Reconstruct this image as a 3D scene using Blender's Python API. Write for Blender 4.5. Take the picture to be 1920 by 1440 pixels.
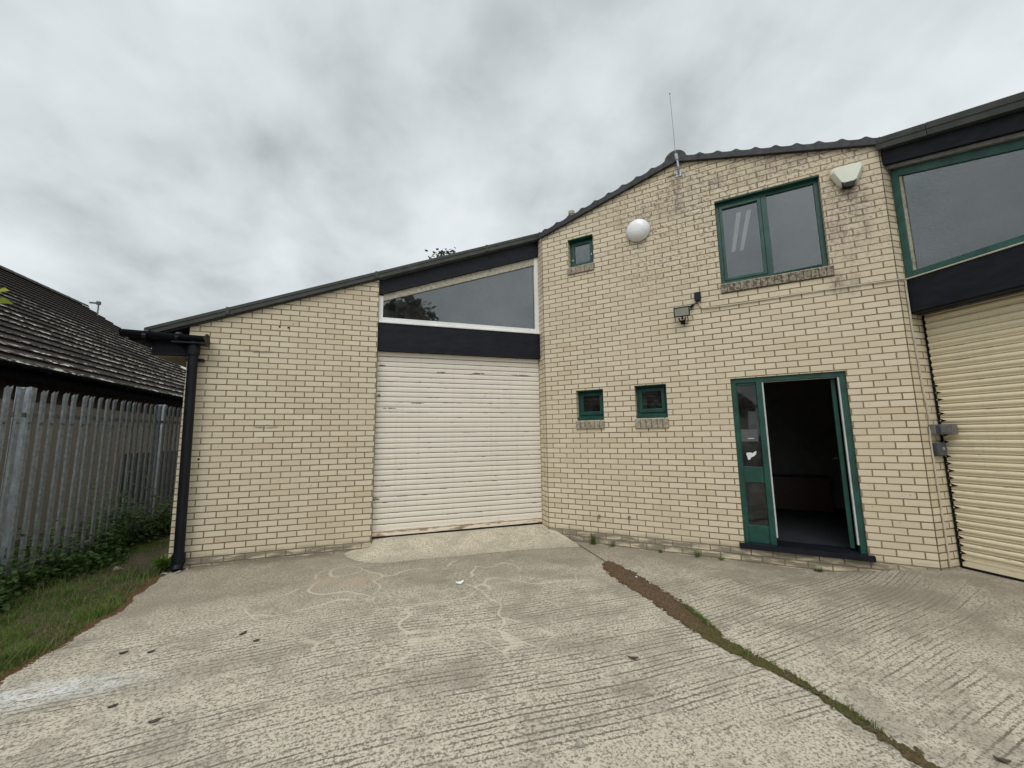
import bpy, math, random
from mathutils import Vector, Matrix
import numpy as np
random.seed(7); rng = np.random.default_rng(7)
sc = bpy.context.scene
for o in list(bpy.data.objects): bpy.data.objects.remove(o)
col = sc.collection

# ------------------------------------------------------------------ camera
CAM = Vector((2.3198, -5.9167, 1.3926)); YAW, PITCH, ROLL = 0.32369, 0.131605, -0.014231
fw = Vector((math.sin(YAW)*math.cos(PITCH), math.cos(YAW)*math.cos(PITCH), math.sin(PITCH)))
rt = Vector((math.cos(YAW), -math.sin(YAW), 0)); up = rt.cross(fw)
rt2 = rt*math.cos(ROLL)+up*math.sin(ROLL); up2 = -rt*math.sin(ROLL)+up*math.cos(ROLL)
cd = bpy.data.cameras.new('camera'); cam = bpy.data.objects.new('camera', cd); col.objects.link(cam)
M = Matrix((rt2, up2, -fw)).transposed().to_4x4(); M.translation = CAM; cam.matrix_world = M
cd.sensor_width = 36; cd.lens = 36*740/1920; cd.clip_start = .05; cd.clip_end = 1500
sc.camera = cam

# ------------------------------------------------------------------ view
sc.view_settings.view_transform = 'Standard'; sc.view_settings.look = 'None'
sc.view_settings.exposure = 0.0; sc.view_settings.gamma = 1

# ------------------------------------------------------------------ node helper
class NT:
    def __init__(s, tree): s.t = tree; s.n = tree.nodes; s.l = tree.links
    def add(s, typ, ins=None, **props):
        n = s.n.new(typ)
        for k, v in props.items(): setattr(n, k, v)
        for k, v in (ins or {}).items():
            sock = n.inputs[k]
            if isinstance(v, bpy.types.NodeSocket): s.l.new(v, sock)
            elif hasattr(sock.default_value, '__len__') and not hasattr(v, '__len__'):
                sock.default_value = [v]*len(sock.default_value)
            elif hasattr(v, '__len__') and len(v) == 3 and len(sock.default_value) == 4: sock.default_value = (*v, 1)
            else: sock.default_value = v
        return n
    def math(s, op, a, b=0.0, c=None, clamp=False):
        d = {0: a, 1: b}
        if c is not None: d[2] = c
        return s.add('ShaderNodeMath', d, operation=op, use_clamp=clamp).outputs[0]
    def noise(s, vec, scale, detail=4, rough=.55, dist=0, out=0):
        return s.add('ShaderNodeTexNoise', {'Vector': vec, 'Scale': scale, 'Detail': detail, 'Roughness': rough, 'Distortion': dist}).outputs[out]
    def ramp(s, fac, stops, interp='LINEAR'):
        r = s.add('ShaderNodeValToRGB', {'Fac': fac}); cr = r.color_ramp; cr.interpolation = interp
        while len(cr.elements) < len(stops): cr.elements.new(.5)
        for e, (p, c) in zip(cr.elements, stops):
            e.position = p; e.color = (*c, 1) if hasattr(c, '__len__') else (c, c, c, 1)
        return r.outputs[0]
    def mix(s, fac, a, b, blend='MIX'):
        n = s.add('ShaderNodeMix', data_type='RGBA', blend_type=blend)
        for k, v in ((0, fac), (6, a), (7, b)):
            if isinstance(v, bpy.types.NodeSocket): s.l.new(v, n.inputs[k])
            else: n.inputs[k].default_value = v if not hasattr(v, '__len__') or len(v) == 4 else (*v, 1)
        return n.outputs[2]
    def map(s, vec, loc=(0,0,0), scale=(1,1,1), rot=(0,0,0)):
        return s.add('ShaderNodeMapping', {'Vector': vec, 'Location': loc, 'Scale': scale, 'Rotation': rot}).outputs[0]
    def sep(s, vec): return s.add('ShaderNodeSeparateXYZ', {0: vec}).outputs
    def comb(s, x, y, z=0.0): return s.add('ShaderNodeCombineXYZ', {0: x, 1: y, 2: z}).outputs[0]
    def smooth(s, v, a, b, lo=0.0, hi=1.0):
        return s.add('ShaderNodeMapRange', {'Value': v, 'From Min': a, 'From Max': b, 'To Min': lo, 'To Max': hi}, interpolation_type='SMOOTHSTEP').outputs[0]
    def bump(s, h, dist, strength=1.0, normal=None):
        d = {'Height': h, 'Distance': dist, 'Strength': strength}
        if normal is not None: d['Normal'] = normal
        return s.add('ShaderNodeBump', d).outputs[0]
    @property
    def pos(s): return s.add('ShaderNodeNewGeometry').outputs['Position']
    @property
    def uv(s): return s.add('ShaderNodeTexCoord').outputs['UV']
    def blob(s, u, z, u0, z0, su, sz):
        a = s.math('DIVIDE', s.math('SUBTRACT', u, u0), su); b = s.math('DIVIDE', s.math('SUBTRACT', z, z0), sz)
        r = s.math('ADD', s.math('MULTIPLY', a, a), s.math('MULTIPLY', b, b))
        return s.smooth(r, 0.0, 1.0, 1.0, 0.0)

def newmat(name):
    m = bpy.data.materials.new(name); m.use_nodes = True; t = NT(m.node_tree)
    return m, t, t.n['Principled BSDF']
def finish(t, b, color=None, rough=None, normal=None, metal=None, spec=None):
    for k, v in (('Base Color', color), ('Roughness', rough), ('Normal', normal), ('Metallic', metal), ('Specular IOR Level', spec)):
        if v is None: continue
        if isinstance(v, bpy.types.NodeSocket): t.l.new(v, b.inputs[k])
        else: b.inputs[k].default_value = v if not hasattr(v, '__len__') else (*v, 1)

# ------------------------------------------------------------------ sky and sun
SUN_EL, SUN_AZ = math.radians(52), math.radians(215)      # azimuth clockwise from +Y
w = bpy.data.worlds.new('World'); sc.world = w; w.use_nodes = True
t = NT(w.node_tree)
for n in list(t.n): t.n.remove(n)
sky = t.add('ShaderNodeTexSky', sky_type='NISHITA', sun_disc=False, sun_elevation=SUN_EL, sun_rotation=SUN_AZ)
dirv = t.add('ShaderNodeTexCoord').outputs['Generated']
dx, dy, dz = t.sep(dirv)[0:3]
den = t.math('ADD', t.math('MAXIMUM', dz, 0.0), .42)
p = t.comb(t.math('DIVIDE', dx, den), t.math('DIVIDE', dy, den), 0.0)
n1 = t.noise(t.map(p, loc=(3.1, 1.7, 0), scale=(1.1, 1.0, 1), rot=(0, 0, .35)), 1.2, 5, .48, .2)
n2 = t.noise(t.map(p, loc=(9.3, 4.2, 0), scale=(2.2, 2.0, 1), rot=(0, 0, .5)), 1.4, 5, .5, .2)
n3 = t.noise(t.map(p, loc=(1.3, 8.2, 0), scale=(.34, .3, 1), rot=(0, 0, -.3)), 1.0, 3, .5, 0)
n4 = t.noise(t.map(p, loc=(2.2, 6.1, 0), scale=(4.2, 3.8, 1), rot=(0, 0, .4)), 1.7, 6, .52, .3)
cl = t.math('ADD', t.math('ADD', t.math('MULTIPLY', n1, .40), t.math('MULTIPLY', n2, .28)), t.math('ADD', t.math('MULTIPLY', n3, .18), t.math('MULTIPLY', n4, .14)))
ccol = t.ramp(cl, [(.36, (.36, .39, .405)), (.43, (.54, .585, .60)), (.49, (.69, .745, .76)), (.55, (.81, .86, .88)), (.64, (.91, .945, .96))])
zen = t.smooth(dz, .80, 1.0, 1.0, 3.0)
back = t.smooth(dy, .1, -.7, 1.0, 1.35)
cstr = t.math('MULTIPLY', t.math('MULTIPLY', zen, back), 1.0)
b1 = t.add('ShaderNodeBackground', {'Color': sky.outputs[0], 'Strength': .1})
b2 = t.add('ShaderNodeBackground', {'Color': ccol, 'Strength': cstr})
ms = t.add('ShaderNodeMixShader', {0: .93, 1: b1.outputs[0], 2: b2.outputs[0]})
t.l.new(ms.outputs[0], t.add('ShaderNodeOutputWorld').inputs[0])

sl = bpy.data.lights.new('sun', 'SUN'); sl.energy = 1.3; sl.angle = math.radians(35); sl.color = (1, .965, .91)
so = bpy.data.objects.new('sun', sl); col.objects.link(so)
sd = Vector((math.sin(SUN_AZ)*math.cos(SUN_EL), math.cos(SUN_AZ)*math.cos(SUN_EL), math.sin(SUN_EL)))
so.rotation_euler = sd.to_track_quat('Z', 'Y').to_euler(); so.location = sd*30

# ------------------------------------------------------------------ mesh builder
class MB:
    def __init__(s): s.v = []; s.f = []; s.uv = []; s.m = []; s.mats = []
    def mi(s, mat):
        if mat not in s.mats: s.mats.append(mat)
        return s.mats.index(mat)
    def face(s, pts, uvs=None, mat=None):
        i = len(s.v); s.v += [tuple(p) for p in pts]; s.f.append(tuple(range(i, i+len(pts))))
        s.uv.append(uvs if uvs else [(0, 0)]*len(pts)); s.m.append(s.mi(mat) if mat else 0)
        return s
    def prism(s, poly, vec, mat=None):       # poly: list of points, extruded along vec
        vec = Vector(vec); a = [Vector(p) for p in poly]; b = [p+vec for p in a]; n = len(a)
        nn = Vector((0, 0, 0))
        for i in range(n): nn += a[i].cross(a[(i+1) % n])
        if nn.dot(vec) > 0: a.reverse(); b.reverse()
        uvf = lambda q: [(p.x+p.y, p.z) for p in q]
        s.face(a, uvf(a), mat); s.face(b[::-1], uvf(b[::-1]), mat)
        for i in range(n):
            j = (i+1) % n; q = [a[j], a[i], b[i], b[j]]; s.face(q, uvf(q), mat)
        return s
    def box(s, x0, x1, y0, y1, z0, z1, F=None, mat=None):
        F = F or W; P = [F(x0, y0, z0), F(x1, y0, z0), F(x1, y1, z0), F(x0, y1, z0)]
        return s.prism(P, F(x0, y0, z1)-F(x0, y0, z0), mat)
    def tube(s, pts, r, n=8, mat=None, cap=True):
        pts = [Vector(p) for p in pts]; R = r if hasattr(r, '__len__') else [r]*len(pts); rings = []
        for i, p in enumerate(pts):
            d = (pts[min(i+1, len(pts)-1)]-pts[max(i-1, 0)]).normalized()
            a = d.cross(Vector((0, 0, 1)) if abs(d.z) < .9 else Vector((1, 0, 0))).normalized(); b = d.cross(a)
            rings.append([p+(a*math.cos(k*2*math.pi/n)+b*math.sin(k*2*math.pi/n))*R[i] for k in range(n)])
        base = len(s.v)
        for q in rings: s.v += [tuple(x) for x in q]
        mi = s.mi(mat) if mat else 0
        for i in range(len(rings)-1):
            for k in range(n):
                k2 = (k+1) % n
                s.f.append((base+i*n+k, base+i*n+k2, base+(i+1)*n+k2, base+(i+1)*n+k)); s.uv.append([(0, 0)]*4); s.m.append(mi)
        if cap:
            s.f.append(tuple(base+k for k in range(n))[::-1]); s.uv.append([(0, 0)]*n); s.m.append(mi)
            s.f.append(tuple(base+(len(rings)-1)*n+k for k in range(n))); s.uv.append([(0, 0)]*n); s.m.append(mi)
        return s
    def build(s, name, mat=None, parent=None, smooth=False, bevel=0, label=None, weld=False):
        V = np.array(s.v, float); lo, hi = V.min(0), V.max(0)
        c = np.array([(lo[0]+hi[0])/2, (lo[1]+hi[1])/2, lo[2]]); me = bpy.data.meshes.new(name)
        me.from_pydata((V-c).tolist(), [], s.f)
        ul = me.uv_layers.new(name='UVMap'); flat = [c2 for q in s.uv for uvv in q for c2 in uvv]; ul.data.foreach_set('uv', flat)
        for m in (s.mats or [mat]): me.materials.append(m)
        if s.mats: me.polygons.foreach_set('material_index', s.m)
        if smooth: me.polygons.foreach_set('use_smooth', [True]*len(s.f)); me.set_sharp_from_angle(angle=math.radians(40))
        me.update()
        o = bpy.data.objects.new(name, me); col.objects.link(o); o.location = c
        if parent is not None:
            o.parent = parent; o.location = Vector(c)-wloc(parent)
        if bevel:
            b = o.modifiers.new('weld', 'WELD'); b.merge_threshold = .0002
            b = o.modifiers.new('bevel', 'BEVEL'); b.width = bevel; b.segments = 2; b.limit_method = 'ANGLE'
        if label: o['label'] = label
        return o
def wloc(o):
    v = Vector(o.location)
    while o.parent: o = o.parent; v += Vector(o.location)
    return v
def W(x, y, z): return Vector((x, y, z))
def tag(o, label, cat, group=None):
    o['label'] = label; o['category'] = cat
    if group: o['group'] = group
    return o
def structure(o): o['kind'] = 'structure'; return o
def stuff(o, label=None, cat=None):
    o['kind'] = 'stuff'
    if label: o['label'] = label; o['category'] = cat
    return o
def thing(name, loc, label, cat, group=None):
    o = bpy.data.objects.new(name, None); o.empty_display_size = .2; col.objects.link(o); o.location = loc
    return tag(o, label, cat, group)
def empty(name, loc, parent):
    o = bpy.data.objects.new(name, None); o.empty_display_size = .1; col.objects.link(o); o.parent = parent
    o.location = Vector(loc)-wloc(parent); return o

# frames: u along the wall, off into the building, z up
TH = -0.823095
P1 = Vector((4.8228, -.1304, 0)); D1 = Vector((math.cos(TH), math.sin(TH), 0)); N1 = Vector((-D1.y, D1.x, 0))
L1 = 4.315
P2 = P1+D1*L1; T2 = math.radians(-92.9); D2 = Vector((math.cos(T2), math.sin(T2), 0)); N2 = Vector((-D2.y, D2.x, 0))
def F0(u, o, z): return Vector((u, o, z))
def F1(u, o, z): return P1+D1*u+N1*o+Vector((0, 0, z))
def F2(u, o, z): return P2+D2*u+N2*o+Vector((0, 0, z))
def lerp(x, xs, ys): return float(np.interp(x, xs, ys))
def gz(x, y=None):
    s = min(max((x-1.2)/4.2, 0), 1); s = s*s*(3-2*s); z = -.098-.062*s
    if y is not None:
        d = (x-7.757)-(-3.294-y)*.0507*-1 if False else x-(7.757+(-3.294-y)*-.0507); k = min(max((d+.75)/.8, 0), 1); z += (.150*k*k*(3-2*k))
    return z

# ------------------------------------------------------------------ materials
def mat_brick(name, du, sc_u, kind):
    m, t, b = newmat(name); uv = t.uv; u, z = t.sep(uv)[0:2]
    bu = t.math('MULTIPLY', t.math('ADD', u, du), sc_u)
    wob = t.noise(uv, 3.0, 2); wz = t.math('ADD', z, t.math('MULTIPLY', t.math('SUBTRACT', wob, .5), .004))
    fine = t.noise(uv, 60, 2); bvec = t.comb(t.math('ADD', bu, t.math('MULTIPLY', t.math('SUBTRACT', fine, .5), .0035)), t.math('ADD', wz, t.math('MULTIPLY', t.math('SUBTRACT', fine, .5), .003)))
    br = t.add('ShaderNodeTexBrick', {'Vector': bvec, 'Color1': (.73, .642, .488), 'Color2': (.645, .558, .412), 'Mortar': (.145, .108, .05), 'Scale': 1.0,
        'Mortar Size': .0070, 'Mortar Smooth': .2, 'Bias': .1, 'Brick Width': .225, 'Row Height': .075}, offset=.5, squash=1.0)
    c = br.outputs['Color']; mort = br.outputs['Fac']
    row_ = t.math('FLOOR', t.math('DIVIDE', wz, .075)); cidx = t.math('FLOOR', t.math('DIVIDE', t.math('ADD', bu, t.math('MULTIPLY', t.math('SUBTRACT', 1.0, t.math('ABSOLUTE', t.math('MODULO', row_, 2.0))), .1125)), .225))
    rnd_ = t.add('ShaderNodeTexWhiteNoise', {'Vector': t.comb(cidx, row_, 3.0)}, noise_dimensions='2D').outputs[0]
    odd = t.math('MULTIPLY', t.smooth(rnd_, .90, .93), t.math('SUBTRACT', 1.0, mort)); c = t.mix(t.math('MULTIPLY', odd, .35), c, (.50, .39, .25))
    paler_ = t.math('MULTIPLY', t.smooth(rnd_, .10, .07), t.math('SUBTRACT', 1.0, mort)); c = t.mix(t.math('MULTIPLY', paler_, .4), c, (.76, .68, .53))  # a few random bricks made paler
    drag = t.noise(t.map(uv, scale=(6, 130, 1)), 1.0, 3)
    c = t.mix(t.smooth(drag, .35, .7, 0, .28), c, (.53, .45, .33))
    big = t.noise(uv, .9, 4); c = t.mix(t.smooth(big, .4, .72, 0, .35), c, (.57, .48, .34), 'MIX')
    pit = t.noise(uv, 34, 2, .5); c = t.mix(t.smooth(pit, .70, .76, 0, .75), c, (.16, .12, .075))
    pale = t.noise(t.map(uv, loc=(4, 2, 0), scale=(9, 25, 1)), 1.0, 3); c = t.mix(t.smooth(pale, .66, .74, 0, .5), c, (.78, .70, .52))
    # dark specks of dirt with their own shapes
    sp = t.noise(t.map(uv, loc=(7, 3, 0), scale=(1, 1.6, 1)), 11, 3, .6); c = t.mix(t.smooth(sp, .74, .78, 0, .8), c, (.10, .08, .055))
    # grey dirt band at the plinth
    bn = t.noise(t.map(uv, scale=(1.6, 9, 1)), 2.2, 5, .65)
    band = t.math('MULTIPLY', t.smooth(z, .06, -.03), t.smooth(bn, .36, .56))
    c = t.mix(t.math('MULTIPLY', band, .82), c, (.17, .15, .115))
    if kind == 'gable':
        sn = t.noise(uv, 26, 5, .7); sn2 = t.noise(t.map(uv, scale=(1.5, 1, 1)), 2.6, 4, .6)
        hi = t.smooth(z, 2.8, 4.2)
        right = t.smooth(u, .4, 1.9)
        spk = t.math('MULTIPLY', t.math('MULTIPLY', hi, right), t.math('MULTIPLY', t.smooth(sn, .50, .60), t.smooth(sn2, .36, .54)))
        c = t.mix(t.math('MULTIPLY', spk, .85), c, (.20, .155, .135))
        streak = t.blob(u, z, 2.17, 4.85, .2, .6); streak = t.math('MAXIMUM', streak, t.blob(u, z, 3.0, 4.84, 1.1, .26))
        streak = t.math('MAXIMUM', streak, t.blob(u, z, 3.95, 3.9, .3, .75)); streak = t.math('MAXIMUM', streak, t.math('MULTIPLY', t.blob(u, z, 3.86, 3.12, .2, .22), 1.0))
        streak = t.math('MAXIMUM', streak, t.math('MULTIPLY', t.blob(u, z, 1.9, 4.6, .9, .28), .6))
        sm = t.math('MULTIPLY', streak, t.math('MULTIPLY', t.smooth(t.noise(t.map(uv, scale=(2.2, .55, 1)), 5, 5, .7), .36, .66), t.smooth(t.noise(uv, 30, 4, .7), .36, .60, .25, 1.0)))
        c = t.mix(t.math('MULTIPLY', sm, .82), c, (.14, .105, .10))
    else:
        sm = t.blob(u, z, .92, 1.56, .22, .035); sm = t.math('MAXIMUM', sm, t.blob(u, z, .75, 2.55, .3, .03))
        c = t.mix(t.math('MULTIPLY', t.math('MULTIPLY', sm, t.smooth(pale, .4, .6)), .7), c, (.13, .11, .09))
        for hu, hz in ((1.0, 2.905), (1.105, 2.90), (.215, 1.165)): c = t.mix(t.smooth(t.blob(u, z, hu, hz, .017, .017), .1, .5), c, (.02, .017, .015))
    h = t.math('SUBTRACT', t.math('MULTIPLY', t.math('SUBTRACT', 1.0, mort), 1.0), t.math('MULTIPLY', t.noise(t.map(uv, scale=(20, 110, 1)), 1, 3), .22))
    finish(t, b, c, .88, t.bump(h, .005, .8), spec=.25)
    return m
M_BRICK0 = mat_brick('cream_brick', -.1075, 1.0, 'left')
M_BRICK1 = mat_brick('cream_brick_weathered', -.22, 1.015, 'gable')
M_BRICK2 = mat_brick('cream_brick_return', 0.0, 1.0, 'left')

def mat_plain(name, color, rough=.5, metal=0, var=.12, scale=8, bump=0, bscale=60, spec=.5, dirt=None, stretch=(1, 1, 1)):
    m, t, b = newmat(name); ps = t.map(t.pos, scale=stretch)
    n = t.noise(ps, scale, 4, .6)
    dk = tuple(x*(1-var*1.6) for x in color); lt = tuple(min(1, x*(1+var)) for x in color)
    c = t.ramp(n, [(.3, dk), (.7, lt)])
    if dirt:
        dn = t.noise(t.pos, dirt[1], 5, .7); c = t.mix(t.smooth(dn, dirt[2], dirt[2]+.12, 0, dirt[3]), c, dirt[0])
    nr = t.bump(t.noise(ps, bscale, 3), bump) if bump else None
    rr = t.smooth(t.noise(t.pos, scale*2.3, 3), .3, .7, rough*.85, min(1, rough*1.15))
    finish(t, b, c, rr, nr, metal, spec); return m
M_BLACK = mat_plain('black_painted_board', (.009, .0105, .016), .5, var=.3, scale=5, bump=.0008, bscale=14, spec=.22, stretch=(1, 1, 3))
M_TRIM = mat_plain('dark_verge_trim', (.045, .048, .042), .5, var=.22, scale=6, bump=.001, spec=.4)
M_SLATE = mat_plain('slate_verge', (.035, .037, .042), .6, var=.3, scale=9, bump=.002, bscale=40, spec=.35)
M_TILE_ROOF = mat_plain('dark_roof_sheet', (.06, .058, .055), .85, var=.3, scale=6, bump=.003)
M_PVC = mat_plain('black_plastic', (.008, .009, .013), .42, var=.2, scale=5, spec=.25)
M_GREEN = mat_plain('green_painted_wood', (.007, .066, .049), .42, var=.25, scale=7, bump=.0006, bscale=30, spec=.5, dirt=((.10, .13, .11), 38, .70, .6))
M_GREEN2 = mat_plain('green_painted_timber_worn', (.026, .095, .078), .5, var=.25, scale=7, bump=.0006, bscale=30, spec=.45, dirt=((.2, .2, .17), 30, .66, .7))
M_WHITE = mat_plain('white_frame', (.80, .80, .78), .4, var=.05, scale=6, spec=.5, dirt=((.35, .33, .27), 18, .66, .5))
M_PUTTY = mat_plain('dirty_putty', (.42, .39, .31), .8, var=.2, scale=22, bump=.001, dirt=((.10, .095, .07), 14, .56, .7))
M_SEAL = mat_plain('white_seal', (.55, .57, .57), .5, var=.1)
M_SOFFIT = mat_plain('beige_soffit', (.42, .36, .26), .8, var=.15)
M_STEEL = mat_plain('galvanised_steel', (.22, .24, .245), .52, .65, var=.22, scale=24, bump=.0005, spec=.5, dirt=((.60, .60, .58), 60, .66, .5))
M_STEEL2 = mat_plain('galvanised_post', (.40, .44, .48), .5, .6, var=.2, scale=9, spec=.5)
M_GREY = mat_plain('grey_plastic', (.17, .165, .155), .55, var=.2, scale=20)
M_DKGREY = mat_plain('dark_grey_plastic', (.07, .08, .09), .5, var=.2, scale=20)
M_CABLE = mat_plain('pale_cable', (.52, .48, .39), .5, var=.1)
M_OPAL = mat_plain('opal_plastic', (.78, .79, .80), .3, var=.03, scale=3, spec=.5)
M_CREAMP = mat_plain('cream_plastic', (.72, .73, .62), .35, var=.05, scale=4, spec=.5)
M_LAMPGLASS = mat_plain('lamp_glass', (.27, .28, .235), .25, var=.06)
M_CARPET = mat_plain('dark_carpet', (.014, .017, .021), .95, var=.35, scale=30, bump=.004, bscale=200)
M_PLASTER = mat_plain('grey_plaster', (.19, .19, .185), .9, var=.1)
M_WOODRED = mat_plain('red_brown_wood', (.085, .036, .025), .5, var=.25, scale=12, stretch=(1, 1, 8))
M_PAPER = mat_plain('paper', (.72, .74, .76), .7, var=.08, scale=30)
M_NOTICE = mat_plain('grey_notice', (.09, .095, .10), .6, var=.15, scale=40)
M_LEAFDRY = mat_plain('dry_leaf', (.06, .045, .035), .8, var=.4, scale=50)
M_STONE = mat_plain('pebble', (.30, .27, .22), .85, var=.3, scale=40)
M_SILL = mat_plain('weathered_brick_sill', (.33, .28, .21), .9, var=.3, scale=18, bump=.004, bscale=60, dirt=((.07, .062, .052), 26, .46, .85))
M_SILL2 = mat_plain('pale_brick_sill', (.38, .33, .255), .9, var=.25, scale=18, bump=.003, bscale=60, dirt=((.12, .10, .08), 30, .50, .6))
M_SILLJ = mat_plain('sill_mortar', (.11, .09, .06), .95, var=.2)
M_BARK = mat_plain('bark', (.09, .07, .05), .9, var=.35, scale=20, bump=.01, bscale=40)
M_GLASSCREAM = mat_plain('pebbledash', (.31, .265, .205), .95, var=.3, scale=90, bump=.012, bscale=110, dirt=((.48, .42, .34), 120, .58, .7))
M_MATTE = mat_plain('matte_black_board', (.007, .007, .008), .9, var=.2, spec=.03)
M_DARKBRICK = mat_plain('dark_red_brick', (.045, .026, .02), .9, var=.35, scale=25, bump=.004, bscale=40)

def mat_glass(name, refl, tint=(.75, .78, .78)):
    m, t, b = newmat(name); t.n.remove(b); out = t.n['Material Output']
    fr = t.add('ShaderNodeFresnel', {'IOR': 1.5}).outputs[0]; fac = t.math('MINIMUM', t.math('MULTIPLY', fr, refl), .9)
    nrm = t.bump(t.noise(t.pos, 2.2, 2), .0015, .2)
    dn = t.noise(t.pos, 5, 5, .7)
    gl = t.add('ShaderNodeBsdfGlossy', {'Color': (.93, .95, .96), 'Roughness': .02, 'Normal': nrm})
    tr = t.add('ShaderNodeBsdfTransparent', {'Color': tint})
    df = t.add('ShaderNodeBsdfDiffuse', {'Color': (.38, .38, .35)})
    m1 = t.add('ShaderNodeMixShader', {0: fac, 1: tr.outputs[0], 2: gl.outputs[0]})
    m2 = t.add('ShaderNodeMixShader', {0: t.smooth(dn, .4, .75, .02, .10), 1: m1.outputs[0], 2: df.outputs[0]})
    t.l.new(m2.outputs[0], out.inputs[0]); return m
M_GLASS = mat_glass('window_glass', 2.6)
M_GLASSD = mat_glass('door_glass', .7, (.6, .62, .62))

M_GLASSL = mat_glass('dim_window_glass', 1.3, (.28, .31, .34))
def mat_shutter(name, c0, chip, rust):
    m, t, b = newmat(name); uv = t.uv; u, v = t.sep(uv)[0:2]
    big = t.noise(t.map(uv, scale=(.6, 2, 1)), 1.5, 4); c = t.mix(t.smooth(big, .35, .7, 0, .4), c0, tuple(x*.86 for x in c0))
    row = t.math('FLOOR', t.math('DIVIDE', v, .075)); rn = t.add('ShaderNodeTexWhiteNoise', {'W': row}, noise_dimensions='1D').outputs[0]
    c = t.mix(t.math('MULTIPLY', rn, .16), c, (.74, .67, .56) if rust else (.68, .60, .42))
    st = t.noise(t.map(uv, scale=(40, 1.2, 1)), 1, 3); c = t.mix(t.smooth(st, .55, .8, 0, .18), c, (.42, .36, .28))
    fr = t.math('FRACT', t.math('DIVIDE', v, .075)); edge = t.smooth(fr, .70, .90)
    c = t.mix(t.math('MULTIPLY', t.smooth(fr, .83, .89), t.smooth(t.noise(t.map(uv, scale=(3, 20, 1)), 1, 3), .2, .6, .55 if rust else .15, .9 if rust else .4)), c, (.15, .115, .085)); gm = t.noise(t.map(uv, scale=(14, .35, 1)), 1.0, 4, .6); c = t.mix(t.smooth(gm, .5, .75, 0, .16), c, (.46, .39, .30))  # dark line painted into each slat groove to strengthen its shade
    cn = t.noise(t.map(uv, loc=(2.3, 0, 0), scale=(5, 26, 1)), 1.0, 4, .6)
    cm = t.math('MULTIPLY', edge, t.smooth(cn, .585, .63)); cm = t.math('MAXIMUM', cm, t.smooth(t.noise(uv, 13, 2), .765, .79))
    c = t.mix(t.math('MULTIPLY', cm, chip), c, (.055, .05, .05))
    if rust:
        for cu, cv, su_, sv_ in ((2.29, .565, .07, .02), (3.78, 2.415, .13, .014), (3.2, 2.41, .09, .010), (4.5, 2.41, .2, .009), (2.33, 2.48, .06, .014), (2.85, 1.93, .12, .010), (2.45, 1.85, .12, .010), (2.30, 2.03, .03, .03)):
            cb1 = t.math('MULTIPLY', t.smooth(t.blob(u, v, cu, cv, su_, sv_), .05, .4), t.smooth(t.noise(t.map(uv, scale=(30, 60, 1)), 1, 3), .36, .5)); c = t.mix(t.math('MULTIPLY', cb1, .9), c, (.06, .055, .055))
        rs = t.math('MULTIPLY', t.smooth(v, .13, .03), t.smooth(t.noise(t.map(uv, scale=(2.2, 14, 1)), 1.6, 5, .65), .50, .60))
        c = t.mix(rs, c, (.16, .055, .022)); c = t.mix(t.math('MULTIPLY', t.smooth(v, .16, .02), .3), c, (.66, .53, .33))
    finish(t, b, c, .5, t.bump(t.noise(uv, 50, 3), .0006), spec=.4); return m
M_SHUT = mat_shutter('cream_roller_slats', (.87, .81, .715), .85, True)
M_SHUT2 = mat_shutter('yellow_cream_roller_slats', (.78, .695, .50), .5, False)

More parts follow.
